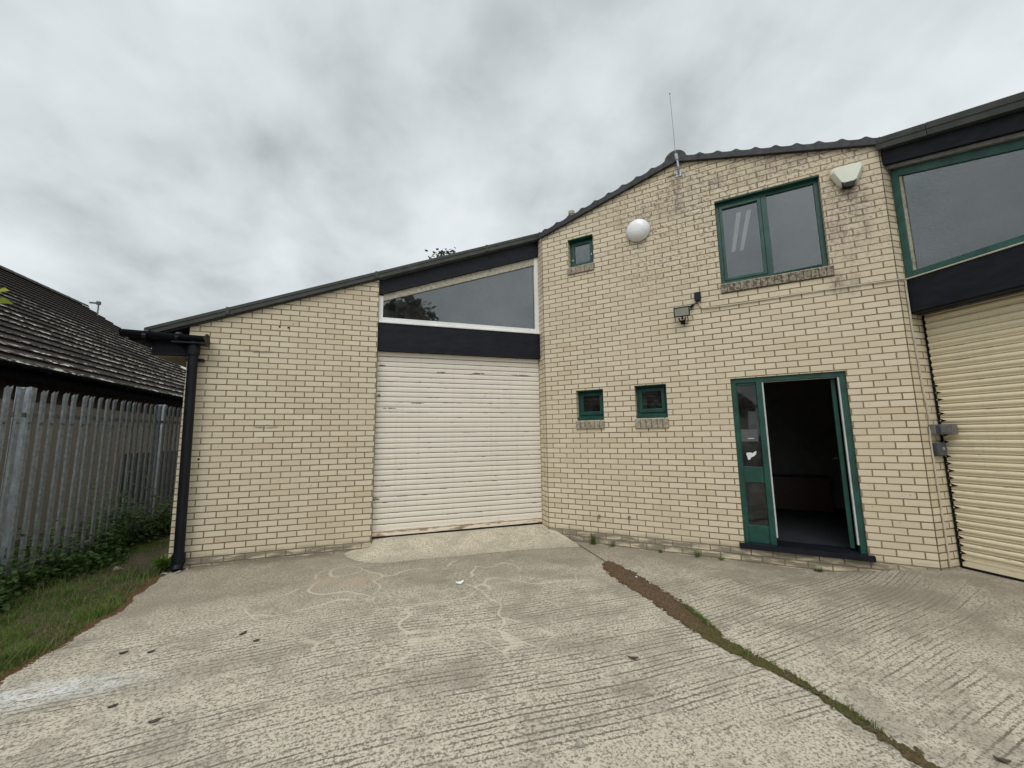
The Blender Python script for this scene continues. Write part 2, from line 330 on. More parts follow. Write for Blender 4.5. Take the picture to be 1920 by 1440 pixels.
def mat_concrete(name, ridge, c_lo, c_hi, slab):
    m, t, b = newmat(name); ps = t.pos; x, y = t.sep(ps)[0:2]
    agg = t.noise(ps, 58, 3, .65); agg2 = t.noise(ps, 130, 2, .6); vor = t.add('ShaderNodeTexVoronoi', {'Vector': ps, 'Scale': 75.0}).outputs['Distance']
    big = t.noise(ps, .75, 4, .55); mid = t.noise(ps, 3.2, 4, .6)
    h = t.math('ADD', t.math('MULTIPLY', agg, .62), t.math('MULTIPLY', agg2, .38))
    if ridge:
        warp = t.math('ADD', t.math('MULTIPLY', t.math('SUBTRACT', t.noise(t.map(ps, scale=(.35, .5, 1)), 1.0, 2), .5), .30), t.math('MULTIPLY', t.math('SUBTRACT', t.noise(t.map(ps, scale=(2.2, 4, 1)), 1.6, 3), .5), .022))
        yy = t.math('ADD', y, warp)
        sl_ = t.smooth(x, 4.8, 5.0); yy = t.math('ADD', yy, t.math('MULTIPLY', t.math('MULTIPLY', t.math('SUBTRACT', x, 4.9), sl_), -.13))
        yy = t.math('ADD', yy, t.math('MULTIPLY', t.smooth(x, 2.6, .2), .22))
        w_ = t.math('SINE', t.math('MULTIPLY', yy, 2*math.pi/.046)); w2_ = t.math('SINE', t.math('MULTIPLY', yy, 2*math.pi/.031))
        amp = t.math('MULTIPLY', t.smooth(y, -1.1, -2.6), t.smooth(t.noise(t.map(ps, scale=(.6, 1.1, 1)), 1.0, 4), .33, .54))
        rnd = t.noise(t.map(ps, scale=(1.1, 16, 1)), 1.0, 3, .6); brk = t.smooth(t.noise(t.map(ps, scale=(4, 22, 1)), 1.0, 3, .6), .26, .50)
        gr = t.math('MULTIPLY', t.math('MULTIPLY', t.smooth(w_, .45, .98), t.smooth(rnd, .38, .55)), brk)
        h = t.math('SUBTRACT', h, t.math('MULTIPLY', t.math('SUBTRACT', t.math('MULTIPLY', gr, .165), t.math('MULTIPLY', w2_, .018)), amp))
    c = t.ramp(h, [(.34, tuple(v*.46 for v in c_lo)), (.43, tuple(v*.84 for v in c_lo)), (.50, c_hi), (.66, tuple(min(1, v*1.2) for v in c_hi))])
    if ridge:
        # smoother, browner worn surface close to the building
        near = t.math('MULTIPLY', t.smooth(t.math('ADD', y, t.math('MULTIPLY', t.math('SUBTRACT', big, .5), 2.2)), -2.3, -.9), .8)
        cs = t.mix(t.smooth(agg, .4, .62), (.20, .172, .128), (.36, .32, .25)); c = t.mix(near, c, cs)
        st = t.smooth(mid, .46, .66, 0, .5); c = t.mix(st, c, tuple(v*.8 for v in c_lo))
        dk = t.smooth(t.noise(t.map(ps, loc=(5, 1, 0), scale=(1, 1.4, 1)), 1.1, 5, .6), .5, .68, 0, .45); c = t.mix(dk, c, (.19, .168, .13))
        # wandering pale trowel lines in front of the shutter
        wv = t.add('ShaderNodeVectorMath', {0: ps, 1: t.add('ShaderNodeTexNoise', {'Vector': ps, 'Scale': 1.5, 'Detail': 1.2}).outputs['Color']}, operation='ADD').outputs[0]
        ed = t.add('ShaderNodeTexVoronoi', {'Vector': wv, 'Scale': 1.25}, feature='DISTANCE_TO_EDGE').outputs['Distance']
        ln = t.smooth(ed, .026, .006); zone = t.blob(x, y, 2.7, -1.9, 2.1, 1.6)
        lm = t.math('MULTIPLY', t.math('MULTIPLY', ln, t.smooth(t.noise(ps, 2.1, 3), .36, .58)), t.math('MINIMUM', t.math('MULTIPLY', zone, 2.2), 1.0))
        c = t.mix(t.math('MULTIPLY', lm, .55), c, (.60, .54, .43))
        oil = t.smooth(t.noise(t.map(ps, loc=(11, 4, 0)), 1.7, 5, .65), .64, .74, 0, .5); c = t.mix(oil, c, (.15, .13, .105))
        drk = t.math('MULTIPLY', t.smooth(t.math('ADD', x, t.math('MULTIPLY', y, .5)), 4.0, 5.6), t.smooth(mid, .3, .6, .3, .75)); c = t.mix(drk, c, (.23, .20, .155))
        # spilt white powder
        pw = t.math('MULTIPLY', t.math('MULTIPLY', t.blob(x, y, .25, -2.56, .9, .2), 1.3), t.math('MULTIPLY', t.smooth(t.noise(t.map(ps, scale=(2, 7, 1)), 3, 5, .7), .34, .60), t.smooth(agg, .36, .56, .25, 1.0)))
        c = t.mix(t.math('MULTIPLY', pw, .68), c, (.62, .63, .62))
        pk = t.math('MULTIPLY', t.blob(x, y, 2.05, -1.15, .5, .35), t.smooth(mid, .4, .6)); c = t.mix(t.math('MULTIPLY', pk, .5), c, (.47, .36, .26))
        # soil washed along the foot of the walls
        so_ = t.math('MULTIPLY', t.smooth(t.math('ADD', y, t.math('MULTIPLY', t.math('SUBTRACT', mid, .5), .3)), -.26, .02), t.smooth(x, 2.0, 1.5)); c = t.mix(t.math('MULTIPLY', so_, .6), c, (.13, .09, .06))
    if not ridge:
        c = t.mix(t.smooth(mid, .42, .64, 0, .5), c, (.30, .27, .205)); c = t.mix(t.smooth(t.noise(t.map(ps, scale=(1, 2.5, 1)), 5, 4, .65), .56, .70, 0, .5), c, (.62, .57, .46))
        c = t.mix(t.math('MULTIPLY', t.smooth(t.math('ADD', y, t.math('MULTIPLY', t.math('SUBTRACT', mid, .5), .5)), -.42, -.66), .6), c, (.30, .265, .20))
    spk = t.noise(ps, 30, 2, .5); c = t.mix(t.smooth(spk, .70, .76, 0, .6), c, (.09, .075, .06))
    wsp = t.noise(t.map(ps, loc=(3, 9, 0)), 24, 2, .5); c = t.mix(t.smooth(wsp, .755, .79, 0, .8), c, (.68, .66, .60))
    finish(t, b, c, .93, t.bump(t.math('SUBTRACT', h, t.math('MULTIPLY', vor, .25)), .011, .75), spec=.2); return m
M_CONC = mat_concrete('tamped_concrete', True, (.275, .243, .190), (.485, .434, .352), 0)
M_RAMP = mat_concrete('pale_ramp_concrete', False, (.31, .275, .21), (.56, .50, .39), 1)

def mat_soil():
    m, t, b = newmat('soil'); ps = t.pos; n = t.noise(ps, 3, 5, .6); f = t.noise(ps, 45, 4, .7)
    c = t.ramp(f, [(.3, (.045, .032, .022)), (.6, (.135, .10, .07)), (.75, (.22, .18, .13))]); c = t.mix(t.smooth(n, .42, .6, 0, .6), c, (.05, .06, .025))
    finish(t, b, c, .95, t.bump(f, .02), spec=.2); return m
M_SOIL = mat_soil()
def mat_moss():
    m, t, b = newmat('moss_soil'); ps = t.pos; f = t.noise(ps, 60, 3, .7); n = t.noise(ps, 5, 3)
    c = t.ramp(f, [(.3, (.05, .028, .016)), (.55, (.122, .080, .048)), (.75, (.20, .135, .08))])
    y = t.sep(ps)[1]; c = t.mix(t.math('MULTIPLY', t.smooth(y, -2.7, -3.6), t.smooth(n, .35, .6, .3, .85)), c, (.075, .075, .025))
    finish(t, b, c, .95, t.bump(f, .01), spec=.15); return m
M_MOSS = mat_moss()
def mat_leaf(name, a, bcol, trans=.35, scale=3):
    m, t, b = newmat(name); r = t.add('ShaderNodeNewGeometry').outputs['Random Per Island']
    n = t.noise(t.pos, scale, 3); c = t.mix(r, a, bcol); c = t.mix(t.smooth(n, .4, .65, 0, .5), c, tuple(v*.6 for v in a))
    finish(t, b, c, .55, spec=.35)
    tl = t.add('ShaderNodeBsdfTranslucent', {'Color': c}); ms = t.add('ShaderNodeMixShader', {0: trans, 1: b.outputs[0], 2: tl.outputs[0]})
    t.l.new(ms.outputs[0], t.n['Material Output'].inputs[0]); return m
M_GRASS = mat_leaf('grass_blades', (.080, .175, .020), (.19, .26, .055), .4, 1.6)
M_DRYGRASS = mat_leaf('dry_grass_blades', (.20, .16, .075), (.13, .11, .045), .25)
M_BRAMBLE = mat_leaf('bramble_leaves', (.035, .085, .016), (.10, .16, .035), .35)
M_TREE = mat_leaf('tree_leaves', (.022, .05, .013), (.05, .085, .022), .3)
M_TWIG = mat_leaf('young_leaves', (.34, .40, .04), (.25, .33, .03), .5)

def mat_tiles():
    m, t, b = newmat('concrete_roof_tiles'); uv = t.uv; u, v = t.sep(uv)[0:2]
    n = t.noise(uv, 1.2, 4); f = t.noise(uv, 40, 3, .6); c = t.ramp(f, [(.3, (.016, .013, .0115)), (.7, (.044, .035, .029))])
    li = t.noise(t.map(uv, scale=(5, 9, 1)), 1.0, 4, .68); fr = t.math('FRACT', t.math('DIVIDE', v, .30))
    zone = t.smooth(t.noise(uv, .55, 3), .36, .56)
    lm = t.math('MULTIPLY', t.math('MULTIPLY', t.smooth(li, .505, .55), t.smooth(fr, .62, .1)), t.math('MULTIPLY', zone, t.smooth(v, 5.2, 2.6)))
    c = t.mix(lm, c, (.50, .47, .39)); finish(t, b, c, .95, t.bump(f, .004), spec=.12); return m
M_TILES = mat_tiles()

# ------------------------------------------------------------------ wall with openings
def wall_mesh(mb, F, cuts, zb, zt, holes, off=0.0, flip=False, mat=None):
    us = sorted(set(cuts+[h[0] for h in holes]+[h[1] for h in holes]))
    for a, c in zip(us[:-1], us[1:]):
        hs = sorted([h for h in holes if h[0] <= a+1e-6 and h[1] >= c-1e-6], key=lambda h: h[2])
        lo = [(zb(a), zb(c))]
        for h in hs:
            seg = (lo[-1], ((h[2], h[2]))); q = [F(a, off, seg[0][0]), F(c, off, seg[0][1]), F(c, off, h[2]), F(a, off, h[2])]
            if max(h[2]-seg[0][0], h[2]-seg[0][1]) > 1e-4:
                uv = [(a, seg[0][0]), (c, seg[0][1]), (c, h[2]), (a, h[2])]; mb.face(q if not flip else q[::-1], uv if not flip else uv[::-1], mat)
            lo.append((h[3], h[3]))
        s = lo[-1]; q = [F(a, off, s[0]), F(c, off, s[1]), F(c, off, zt(c)), F(a, off, zt(a))]; uv = [(a, s[0]), (c, s[1]), (c, zt(c)), (a, zt(a))]
        mb.face(q if not flip else q[::-1], uv if not flip else uv[::-1], mat)
def reveal(mb, F, h, d, mat=None):
    a, c, z0, z1 = h
    for q, uv in (([F(a, 0, z0), F(a, 0, z1), F(a, d, z1), F(a, d, z0)], [(0, z0), (0, z1), (d, z1), (d, z0)]),
                  ([F(c, 0, z1), F(c, 0, z0), F(c, d, z0), F(c, d, z1)], [(0, z1), (0, z0), (d, z0), (d, z1)]),
                  ([F(a, 0, z1), F(c, 0, z1), F(c, d, z1), F(a, d, z1)], [(a, .0), (c, .0), (c, d), (a, d)]),
                  ([F(c, 0, z0), F(a, 0, z0), F(a, d, z0), F(c, d, z0)], [(c, .0), (a, .0), (a, d), (c, d)])):
        mb.face(q, uv, mat)
def frame_rect(mb, F, a, c, z0, z1, wl, wr, wb, wt, o0, o1, mat=None):
    mb.box(a, a+wl, o0, o1, z0, z1, F, mat); mb.box(c-wr, c, o0, o1, z0, z1, F, mat)
    mb.box(a+wl, c-wr, o0, o1, z0, z0+wb, F, mat); mb.box(a+wl, c-wr, o0, o1, z1-wt, z1, F, mat)
    return mb

# ================================================================== THE BRICK BUILDING
B = thing('brick_building', (4.0, 0, -.13), 'cream brick workshop building with angled gable, roller shutters and green window frames', 'building')
ZT0 = lambda u: 2.848+.3906*u
ZT1 = lambda u: lerp(u, [0, 2.15, L1], [4.706, 5.295, 4.706])
ZT2 = lambda u: 4.63-.378*u
base0 = lambda u: -.3
# left wall
mb = MB(); WR = 2.255
wall_mesh(mb, F0, [0.0, WR], base0, ZT0, []); 
mb.face([F0(WR, 0, -.3), F0(WR, .25, -.3), F0(WR, .25, ZT0(WR)), F0(WR, 0, ZT0(WR))], [(0, -.3), (.25, -.3), (.25, 3.7), (0, 3.7)])
mb.face([F0(WR, .25, -.3), F0(0, .25, -.3), F0(0, .25, ZT0(0)), F0(WR, .25, ZT0(WR))], [(0, 0)]*4)
mb.face([F0(0, 9, -.3), F0(0, 0, -.3), F0(0, 0, 2.84), F0(0, 9, 2.84)], [(9, -.3), (0, -.3), (0, 2.84), (9, 2.84)])
mb.build('wall', M_BRICK0, B)
# gable wall
H_SU = (.460, .876, 4.068, 4.54); H_L1 = (.513, .932, 1.612, 2.072); H_L2 = (1.390, 1.816, 1.616, 2.084)
H_BIG = (2.59, 3.742, 3.36, 4.54); H_DOOR = (2.596, 3.760, .062, 2.086)
HO = [H_SU, H_L1, H_L2, H_BIG, H_DOOR]
mb = MB(); wall_mesh(mb, F1, [0.0, 2.15, L1], lambda u: -.35, ZT1, HO)
for h in HO: reveal(mb, F1, h, .14)
# return at the left shutter (square to it) and at the right shutter
q = [P1, P1+Vector((0, .40, 0))]
mb.face([q[0]+W(0, 0, -.3), q[1]+W(0, 0, -.3), q[1]+W(0, 0, 4.75), q[0]+W(0, 0, 4.7)][::-1], [(0, -.3), (.40, -.3), (.40, 4.75), (0, 4.7)][::-1])
q = [P2, P2+N2*1.4]
mb.face([q[0]+W(0, 0, -.35), q[1]+W(0, 0, -.35), q[1]+W(0, 0, 4.7), q[0]+W(0, 0, 4.7)], [(.0, -.35), (1.4, -.35), (1.4, 4.7), (.0, 4.7)])
mb.build('wall', M_BRICK1, B, label='tall gable wall with dark weathered bricks near the roof')
mb = MB(); mb.box(L1-.009, L1-.001, -.0012, .004, -.12, 4.68, F1); mb.build('corner_joint', M_SILLJ, B)
mb = MB(); mb.box(.001, .008, -.0012, .004, -.1, 4.68, F1); mb.build('corner_joint', M_SILLJ, B)
mb = MB(); wall_mesh(mb, F1, [.5, 2.15, L1-.3], lambda u: -.35, lambda u: ZT1(u)-.1, [(a-.0, c, z0, z1) for a, c, z0, z1 in HO], off=.28, flip=True)
for h in HO:
    a, c, z0, z1 = h
    for s in ((a, a-.002), (c, c+.002)): mb.box(min(s), max(s), .142, .279, z0, z1, F1)
    mb.box(a, c, .142, .279, z1, z1+.002, F1); mb.box(a, c, .142, .279, z0-.002, z0, F1)
mb.build('inner_wall', M_PLASTER, B)
# right wall beyond the shutter, outside the frame
mb = MB(); wall_mesh(mb, F2, [2.58, 4.8], lambda u: -.35, lambda u: ZT2(u), [])
mb.face([F2(2.58, .3, -.35), F2(2.58, 0, -.35), F2(2.58, 0, ZT2(2.58)), F2(2.58, .3, ZT2(2.58))], [(.3, -.35), (0, -.35), (0, 3.6), (.3, 3.6)])
mb.face([F2(4.8, 0, -.35), F2(4.8, 8, -.35), F2(4.8, 8, ZT2(4.8)), F2(4.8, 0, ZT2(4.8))], [(0, -.35), (8, -.35), (8, 2.8), (0, 2.8)])
mb.build('wall', M_BRICK2, B)
mb = MB()     # blind back walls closing the shell
mb.face([W(0, 9, -.3), W(14, 9, -.3), W(14, 9, 6), W(0, 9, 2.85)][::-1], [(0, 0)]*4); mb.face([W(14, 9, -.3), W(14, -8, -.3), W(14, -8, 3), W(14, 9, 6)][::-1], [(0, 0)]*4)
mb.build('back_wall', M_BRICK2, B)

# roofs
mb = MB(); zt = lambda x: 2.925+.3925*x
pl = [(-.46, -.03), (4.80, -.03), (4.80+.733*9, -.03+.68*9), (-.46, -.03+.68*9)]
mb.prism([W(x, y, zt(x)-.10) for x, y in pl], (0, 0, .09)); mb.build('roof', M_TILE_ROOF, B)
mb = MB()
for (ua, ub) in ((-.02, 2.15), (2.15, L1+.02)):
    mb.prism([F1(ua, .0, ZT1(min(max(ua, 0), L1))), F1(ub, .0, ZT1(min(max(ub, 0), L1))), F1(ub, 9, ZT1(min(max(ub, 0), L1))), F1(ua, 9, ZT1(min(max(ua, 0), L1)))], (0, 0, .07))
gable_roof = mb.build('roof', M_TILE_ROOF, B)
mb = MB(); mb.prism([F2(0, .01, ZT2(0)+.02), F2(4.9, .01, ZT2(4.9)+.02), F2(4.9, 9, ZT2(4.9)+.02), F2(0, 9, ZT2(0)+.02)], (0, 0, .08)); mb.build('roof', M_TILE_ROOF, B)
# verge trims
mb = MB(); xs = [-.44, .418, 2.228, 3.9, 4.835]
for i, (a, c) in enumerate(zip(xs[:-1], xs[1:])):
    mb.prism([W(a, -.055, 2.842+.3906*a), W(c-.004, -.055, 2.842+.3906*c), W(c-.004, -.055, 2.936+.3925*c), W(a, -.055, 2.936+.3925*a)], (0, .12, 0))
    mb.prism([W(a, -.062, 2.898+.3925*a), W(c-.004, -.062, 2.898+.3925*c), W(c-.004, -.062, 2.944+.3925*c), W(a, -.062, 2.944+.3925*a)], (0, .2, 0))
    mb.box(c-.03, c+.01, -.066, -.05, 2.845+.3906*c, 2.946+.3925*c)
mb.build('verge_trim', M_TRIM, B, bevel=.004)
mb = MB(); xs = [0.0, .45, 1.6, 3.2, 4.9]
for a, c in zip(xs[:-1], xs[1:]):
    mb.prism([F2(a, -.055, 4.632-.378*a), F2(c-.004, -.055, 4.632-.378*c), F2(c-.004, -.055, 4.758-.376*c), F2(a, -.055, 4.758-.376*a)], N2*.12)
    mb.prism([F2(a, -.062, 4.70-.376*a), F2(c-.004, -.062, 4.70-.376*c), F2(c-.004, -.062, 4.772-.376*c), F2(a, -.062, 4.772-.376*a)], N2*.2)
mb.build('verge_trim', M_TRIM, B, bevel=.004)
# gable verge: units with rounded humps
def verge_profile(ua, ub, n):
    pts = []
    for k in range(n):
        for s in np.linspace(0, 1, 11)[:-1]:
            u = ua+(ub-ua)*(k+s)/n; hump = .030*math.exp(-((s-.45)/.17)**2); pts.append((u, ZT1(min(max(u, 0), L1))+.062+hump))
    pts.append((ub, ZT1(min(ub, L1))+.07)); return pts
mb = MB(); pr = verge_profile(-.02, 2.15, 10)+verge_profile(2.15, L1+.01, 10)
for (u0, z0), (u1, z1) in zip(pr[:-1], pr[1:]):
    if abs(u1-u0) < 1e-6: continue
    za, zb_ = ZT1(min(max(u0, 0), L1)), ZT1(min(max(u1, 0), L1))
    mb.face([F1(u0, -.05, za-.016), F1(u1, -.05, zb_-.016), F1(u1, -.05, z1), F1(u0, -.05, z0)])
    mb.face([F1(u0, -.05, z0), F1(u1, -.05, z1), F1(u1, .12, z1), F1(u0, .12, z0)])
    mb.face([F1(u1, -.05, zb_-.016), F1(u0, -.05, za-.016), F1(u0, .0, za-.016), F1(u1, .0, zb_-.016)])
mb.face([F1(L1+.01, -.05, 4.69), F1(L1+.01, .12, 4.69), F1(L1+.01, .12, 4.776), F1(L1+.01, -.05, 4.776)])
mb.build('verge_trim', M_SLATE, B, label='dark scalloped verge along the gable')
# ridge tile and vent
mb = MB(); ctr = 5.325; n = 14; R1 = .15
arc = [(2.145+R1*math.cos(a), ctr+R1*1.02*math.sin(a)) for a in np.linspace(0, math.pi, n)]
for (u0, z0), (u1, z1) in zip(arc[:-1], arc[1:]): mb.face([F1(u0, -.01, z0), F1(u0, 8.5, z0), F1(u1, 8.5, z1), F1(u1, -.01, z1)])
mb.face([F1(u, -.012, z) for u, z in arc][::-1]); mb.build('ridge_tile', M_TILE_ROOF, gable_roof)
mb = MB(); c = F1(.2, 1.0, 5.2); mb.tube([c, c+W(0, 0, .40)], .05, 10); mb.tube([c+W(0, 0, .38), c+W(0, 0, .44)], .062, 10); mb.build('vent_pipe', M_PUTTY, gable_roof, smooth=False)
# eaves box, gutter and downpipe
mb = MB(); mb.box(-.36, -.004, -.02, 8.0, 2.452, 2.72); mb.build('eaves_box', M_BLACK, B)
mb = MB(); mb.box(-.355, -.006, .03, 8.0, 2.44, 2.45); mb.build('soffit', M_SOFFIT, B)
gut = MB()
def half_gutter(mb, a, bb, r):
    a, bb = Vector(a), Vector(bb); d = (bb-a).normalized(); s = d.cross(W(0, 0, 1)).normalized(); n = 10
    pr = [(r*math.cos(x), r*math.sin(x)) for x in np.linspace(math.pi, 2*math.pi, n)]; pin = [(.9*x, .9*y+.002) for x, y in pr][::-1]; ring = pr+pin
    A = [a+s*x+W(0, 0, y) for x, y in ring]; Bv = [bb+s*x+W(0, 0, y) for x, y in ring]
    for i in range(len(ring)):
        j = (i+1) % len(ring); mb.face([A[i], A[j], Bv[j], Bv[i]])
    for P in (A, Bv): mb.face([P[i] for i in range(n)])
half_gutter(gut, (-.62, -.11, 2.712), (.235, -.11, 2.678), .078)
gut.box(-.10, .235, -.195, -.03, 2.58, 2.60); gut.tube([(.225, -.11, 2.64), (.238, -.11, 2.64)], .082, 12)
for x in (-.38, -.06): gut.tube([(x-.02, -.11, 2.655), (x+.02, -.11, 2.653)], .075, 14)
half_gutter(gut, (-.53, -.02, 2.69), (-.53, 8, 2.69), .085); gut.box(-.46, -.365, .02, 8, 2.57, 2.72)
gutter = gut.build('gutter', M_PVC, B, smooth=False)
pz = lambda z: (.098+(2.55-z)/2.6*.046, -.105)
mb = MB(); zz = [2.62, 2.3, 1.2, .4, -.02]; mb.tube([W(*pz(z), z) for z in zz], .052, 16)
for z in (2.50, .03): mb.tube([W(*pz(z+.06), z+.06), W(*pz(z-.05), z-.05)], .066, 16)
mb.tube([W(*pz(-.02), -.02), W(pz(-.06)[0], -.14, -.085)], .058, 14)
dp = mb.build('downpipe', M_PVC, B, smooth=True)
mb = MB()
for z in (2.40,): mb.box(pz(z)[0]-.09, pz(z)[0]+.09, -.075, -.003, z-.02, z+.012)
mb.build('bracket', M_PVC, dp)

mb = MB(); mb.tube([W(.125+.115*math.cos(a_), -.125+.10*math.sin(a_), -.098+.012*math.sin(a_*5)) for a_ in np.linspace(-2.9, .35, 12)], [.012+.004*math.sin(i*2.1) for i in range(12)], 6); tag(mb.build('drain_rim', M_STONE), 'broken pale rim of the drain at the foot of the black downpipe', 'drain')
# left bay: fascia, window, panel, shutter
XL, XR = WR+.004, 4.819
mb = MB(); mb.prism([W(XL, .025, 3.50+.370*(XL-2.27)), W(XR, .025, 3.50+.370*(XR-2.27)), W(XR, .025, ZT0(XR)-.002), W(XL, .025, ZT0(XL)-.002)], (0, .05, 0)); mb.build('fascia', M_BLACK, B)
win = empty('window', (3.5, .1, 3.1), B)
zf = lambda x: 3.50+.370*(x-2.27)
mb = MB(); zb = 3.105; fwd = .07
pout = [(XL, zb), (XR, zb), (XR, zf(XR)-.002), (XL, zf(XL)-.002)]
mb.box(XL, XR, .045, .12, zb, zb+.06); mb.box(XL, XL+.062, .05, .12, zb+.06, zf(XL)-.002); mb.prism([W(XR-.068, .05, zb+.06), W(XR, .05, zb+.06), W(XR, .05, zf(XR)-.004), W(XR-.068, .05, zf(XR-.068)-.004)], (0, .07, 0))
mb.box(XL-.0, XR, .02, .12, zb-.028, zb-.002)
mb.build('frame', M_WHITE, win, bevel=.003)
mb = MB(); mb.prism([W(XL+.062, .055, zf(XL+.062)-.10), W(XR-.068, .055, zf(XR-.068)-.125), W(XR-.068, .055, zf(XR-.068)-.004), W(XL+.062, .055, zf(XL+.062)-.004)], (0, .06, 0)); mb.build('head_rail', M_PUTTY, win)
mb = MB(); mb.prism([W(XL+.055, .085, zb+.05), W(XR-.06, .085, zb+.05), W(XR-.06, .085, zf(XR-.06)-.08), W(XL+.055, .085, zf(XL+.055)-.08)], (0, .004, 0)); mb.build('pane', M_GLASS, win)
mb = MB(); mb.box(XL, XR, .035, .20, 2.672, zb-.03); mb.box(XL, XR, .03, .20, 2.665, 2.69); mb.build('lintel_panel', M_BLACK, B)
def shutter(name, F, u0, u1, off, z0, z1, depth, mat, style):
    mb = MB(); n = int((z1-z0-.10)/.075)+1; prof = []
    for k in range(n):
        zb_ = z0+.10+k*.075
        if style == 0: pp = [(0, .9), (.004, -.35), (.30, -.8), (.62, -1.0), (.86, -.72), (.89, .9), (1.0, .9)]
        else: pp = [(0, .15), (.06, -.35), (.13, -.35), (.20, .0), (.34, -.62), (.52, -1.0), (.72, -.9), (.88, -.35), (.97, .25)]
        for s, d in pp: prof.append((off+d*depth, zb_+s*.075))
    prof = [p for p in prof if p[1] < z1]
    for (o0, za), (o1, zc) in zip(prof[:-1], prof[1:]):
        nseg = 1
        mb.face([F(u0, o0, za), F(u1, o0, za), F(u1, o1, zc), F(u0, o1, zc)], [(u0, za-z0-.10+.075*2), (u1, za-z0-.10+.075*2), (u1, zc-z0-.10+.075*2), (u0, zc-z0-.10+.075*2)])
    sh = mb.build(name, mat, B)
    mb = MB(); q = lambda a, c, o, za, zc: mb.face([F(a, o, za), F(c, o, za), F(c, o, zc), F(a, o, zc)], [(a, za-z0), (c, za-z0), (c, zc-z0), (a, zc-z0)])
    q(u0, u1, off-.012, z0+.012, z0+.10); mb.face([F(u0, off-.012, z0+.1), F(u1, off-.012, z0+.1), F(u1, off+.01, z0+.1), F(u0, off+.01, z0+.1)], [(u0, .1), (u1, .1), (u1, .1), (u0, .1)])
    mb.face([F(u0, off+.02, z0+.012), F(u1, off+.02, z0+.012), F(u1, off-.012, z0+.012), F(u0, off-.012, z0+.012)], [(u0, .1)]*4)
    mb.build('bottom_rail', mat, sh)
    mb = MB(); mb.box(u0, u1, off-.006, off+.03, z0-.03, z0+.011, F); mb.build('rubber_seal', M_PVC, sh)
    for ga, gb in ((u0-.004, u0+.035), (u1-.035, u1+.004)):
        mb = MB(); mb.box(ga, gb, off+.012, off+.07, z0-.02, z1, F); mb.build('guide_rail', M_PVC, sh)
    return sh
shutter('roller_shutter', F0, XL+.003, XR-.002, .125, .022, 2.70, .010, M_SHUT, 0)
s2 = shutter('roller_shutter', F2, .03, 2.55, .285, .0, 2.66, .017, M_SHUT2, 1); s2['label'] = 'yellowish cream roller shutter with rounded slats'
mb = MB(); prng = random.Random(3)                     # black wedges standing in for dark gaps at the right shutter's slat ends
for k in range(34):
    z = .04+k*.075; mb.prism([F2(.012, .272, z), F2((.05+prng.random()*.045) if z < 1.9 else .03, .262, z+.03), F2(.012, .272, z+.055)], N2*.006)
mb.build('slat_end_wedges', M_PVC, s2)
mb = MB(); mb.box(-.0, .05, .29, .41, -.02, 2.7, F2); mb.build('guide_channel', M_PVC, s2)

for u_, z_ in ((.80, .24), (1.225, .257)):
    mb = MB(); mb.tube([F1(u_, .02, z_), F1(u_, -.035, z_)], .016, 10); mb.tube([F1(u_, -.03, z_), F1(u_, -.036, z_)], .012, 10); mb.build('pipe_stub', M_GREY, B)
# right bay: fascia, window, panel
mb = MB(); mb.prism([F2(.002, .02, 4.455-.378*.002), F2(2.58, .02, 4.455-.378*2.58), F2(2.58, .02, ZT2(2.58)), F2(.002, .02, ZT2(0))], N2*.03)
mb.prism([F2(.002, .05, 4.452), F2(2.58, .05, 4.452-.378*2.58), F2(2.58, .16, 4.452-.378*2.58), F2(.002, .16, 4.452)], W(0, 0, .02)); mb.build('fascia', M_BLACK, B)
win = empty('window', F2(1.2, .13, 3.1), B); fz = lambda u: 4.45-.378*u
mb = MB(); mb.prism([F2(.002, .06, fz(.0)-.045), F2(2.57, .06, fz(2.57)-.045), F2(2.57, .06, fz(2.57)-.004), F2(.002, .06, fz(0)-.004)], N2*.08); mb.build('head_rail', M_GREY, win)
mb = MB(); mb.box(.008, 2.57, .11, .17, 3.075, 3.145, F2); mb.box(.008, .075, .115, .17, 3.145, fz(.07)-.05, F2)
mb.prism([F2(.075, .115, fz(.075)-.14), F2(2.57, .115, fz(2.57)-.14), F2(2.57, .115, fz(2.57)-.047), F2(.075, .115, fz(.075)-.047)], N2*.05); mb.box(2.50, 2.57, .115, .17, 3.145, fz(2.57)-.14, F2); mb.build('frame', M_GREEN2, win, bevel=.003)
mb = MB(); mb.box(.075, .098, .125, .16, 3.145, fz(.1)-.14, F2); mb.build('putty_line', M_PUTTY, win)
mb = MB(); mb.prism([F2(.07, .14, 3.12), F2(2.56, .14, 3.12), F2(2.56, .14, fz(2.56)-.10), F2(.07, .14, fz(.07)-.10)], N2*.004); mb.build('pane', M_GLASS, win)
mb = MB(); mb.box(.004, 2.575, .10, .30, 2.70, 3.072, F2); mb.box(.004, 2.575, .085, .099, 2.685, 2.72, F2); mb.box(.004, 2.575, .10, .30, 2.668, 2.699, F2); mb.build('lintel_panel', M_BLACK, B)
mb = MB(); mb.box(.01, 2.57, .235, .245, 2.655, 2.667, F2); mb.build('metal_strip', M_GREY, B)

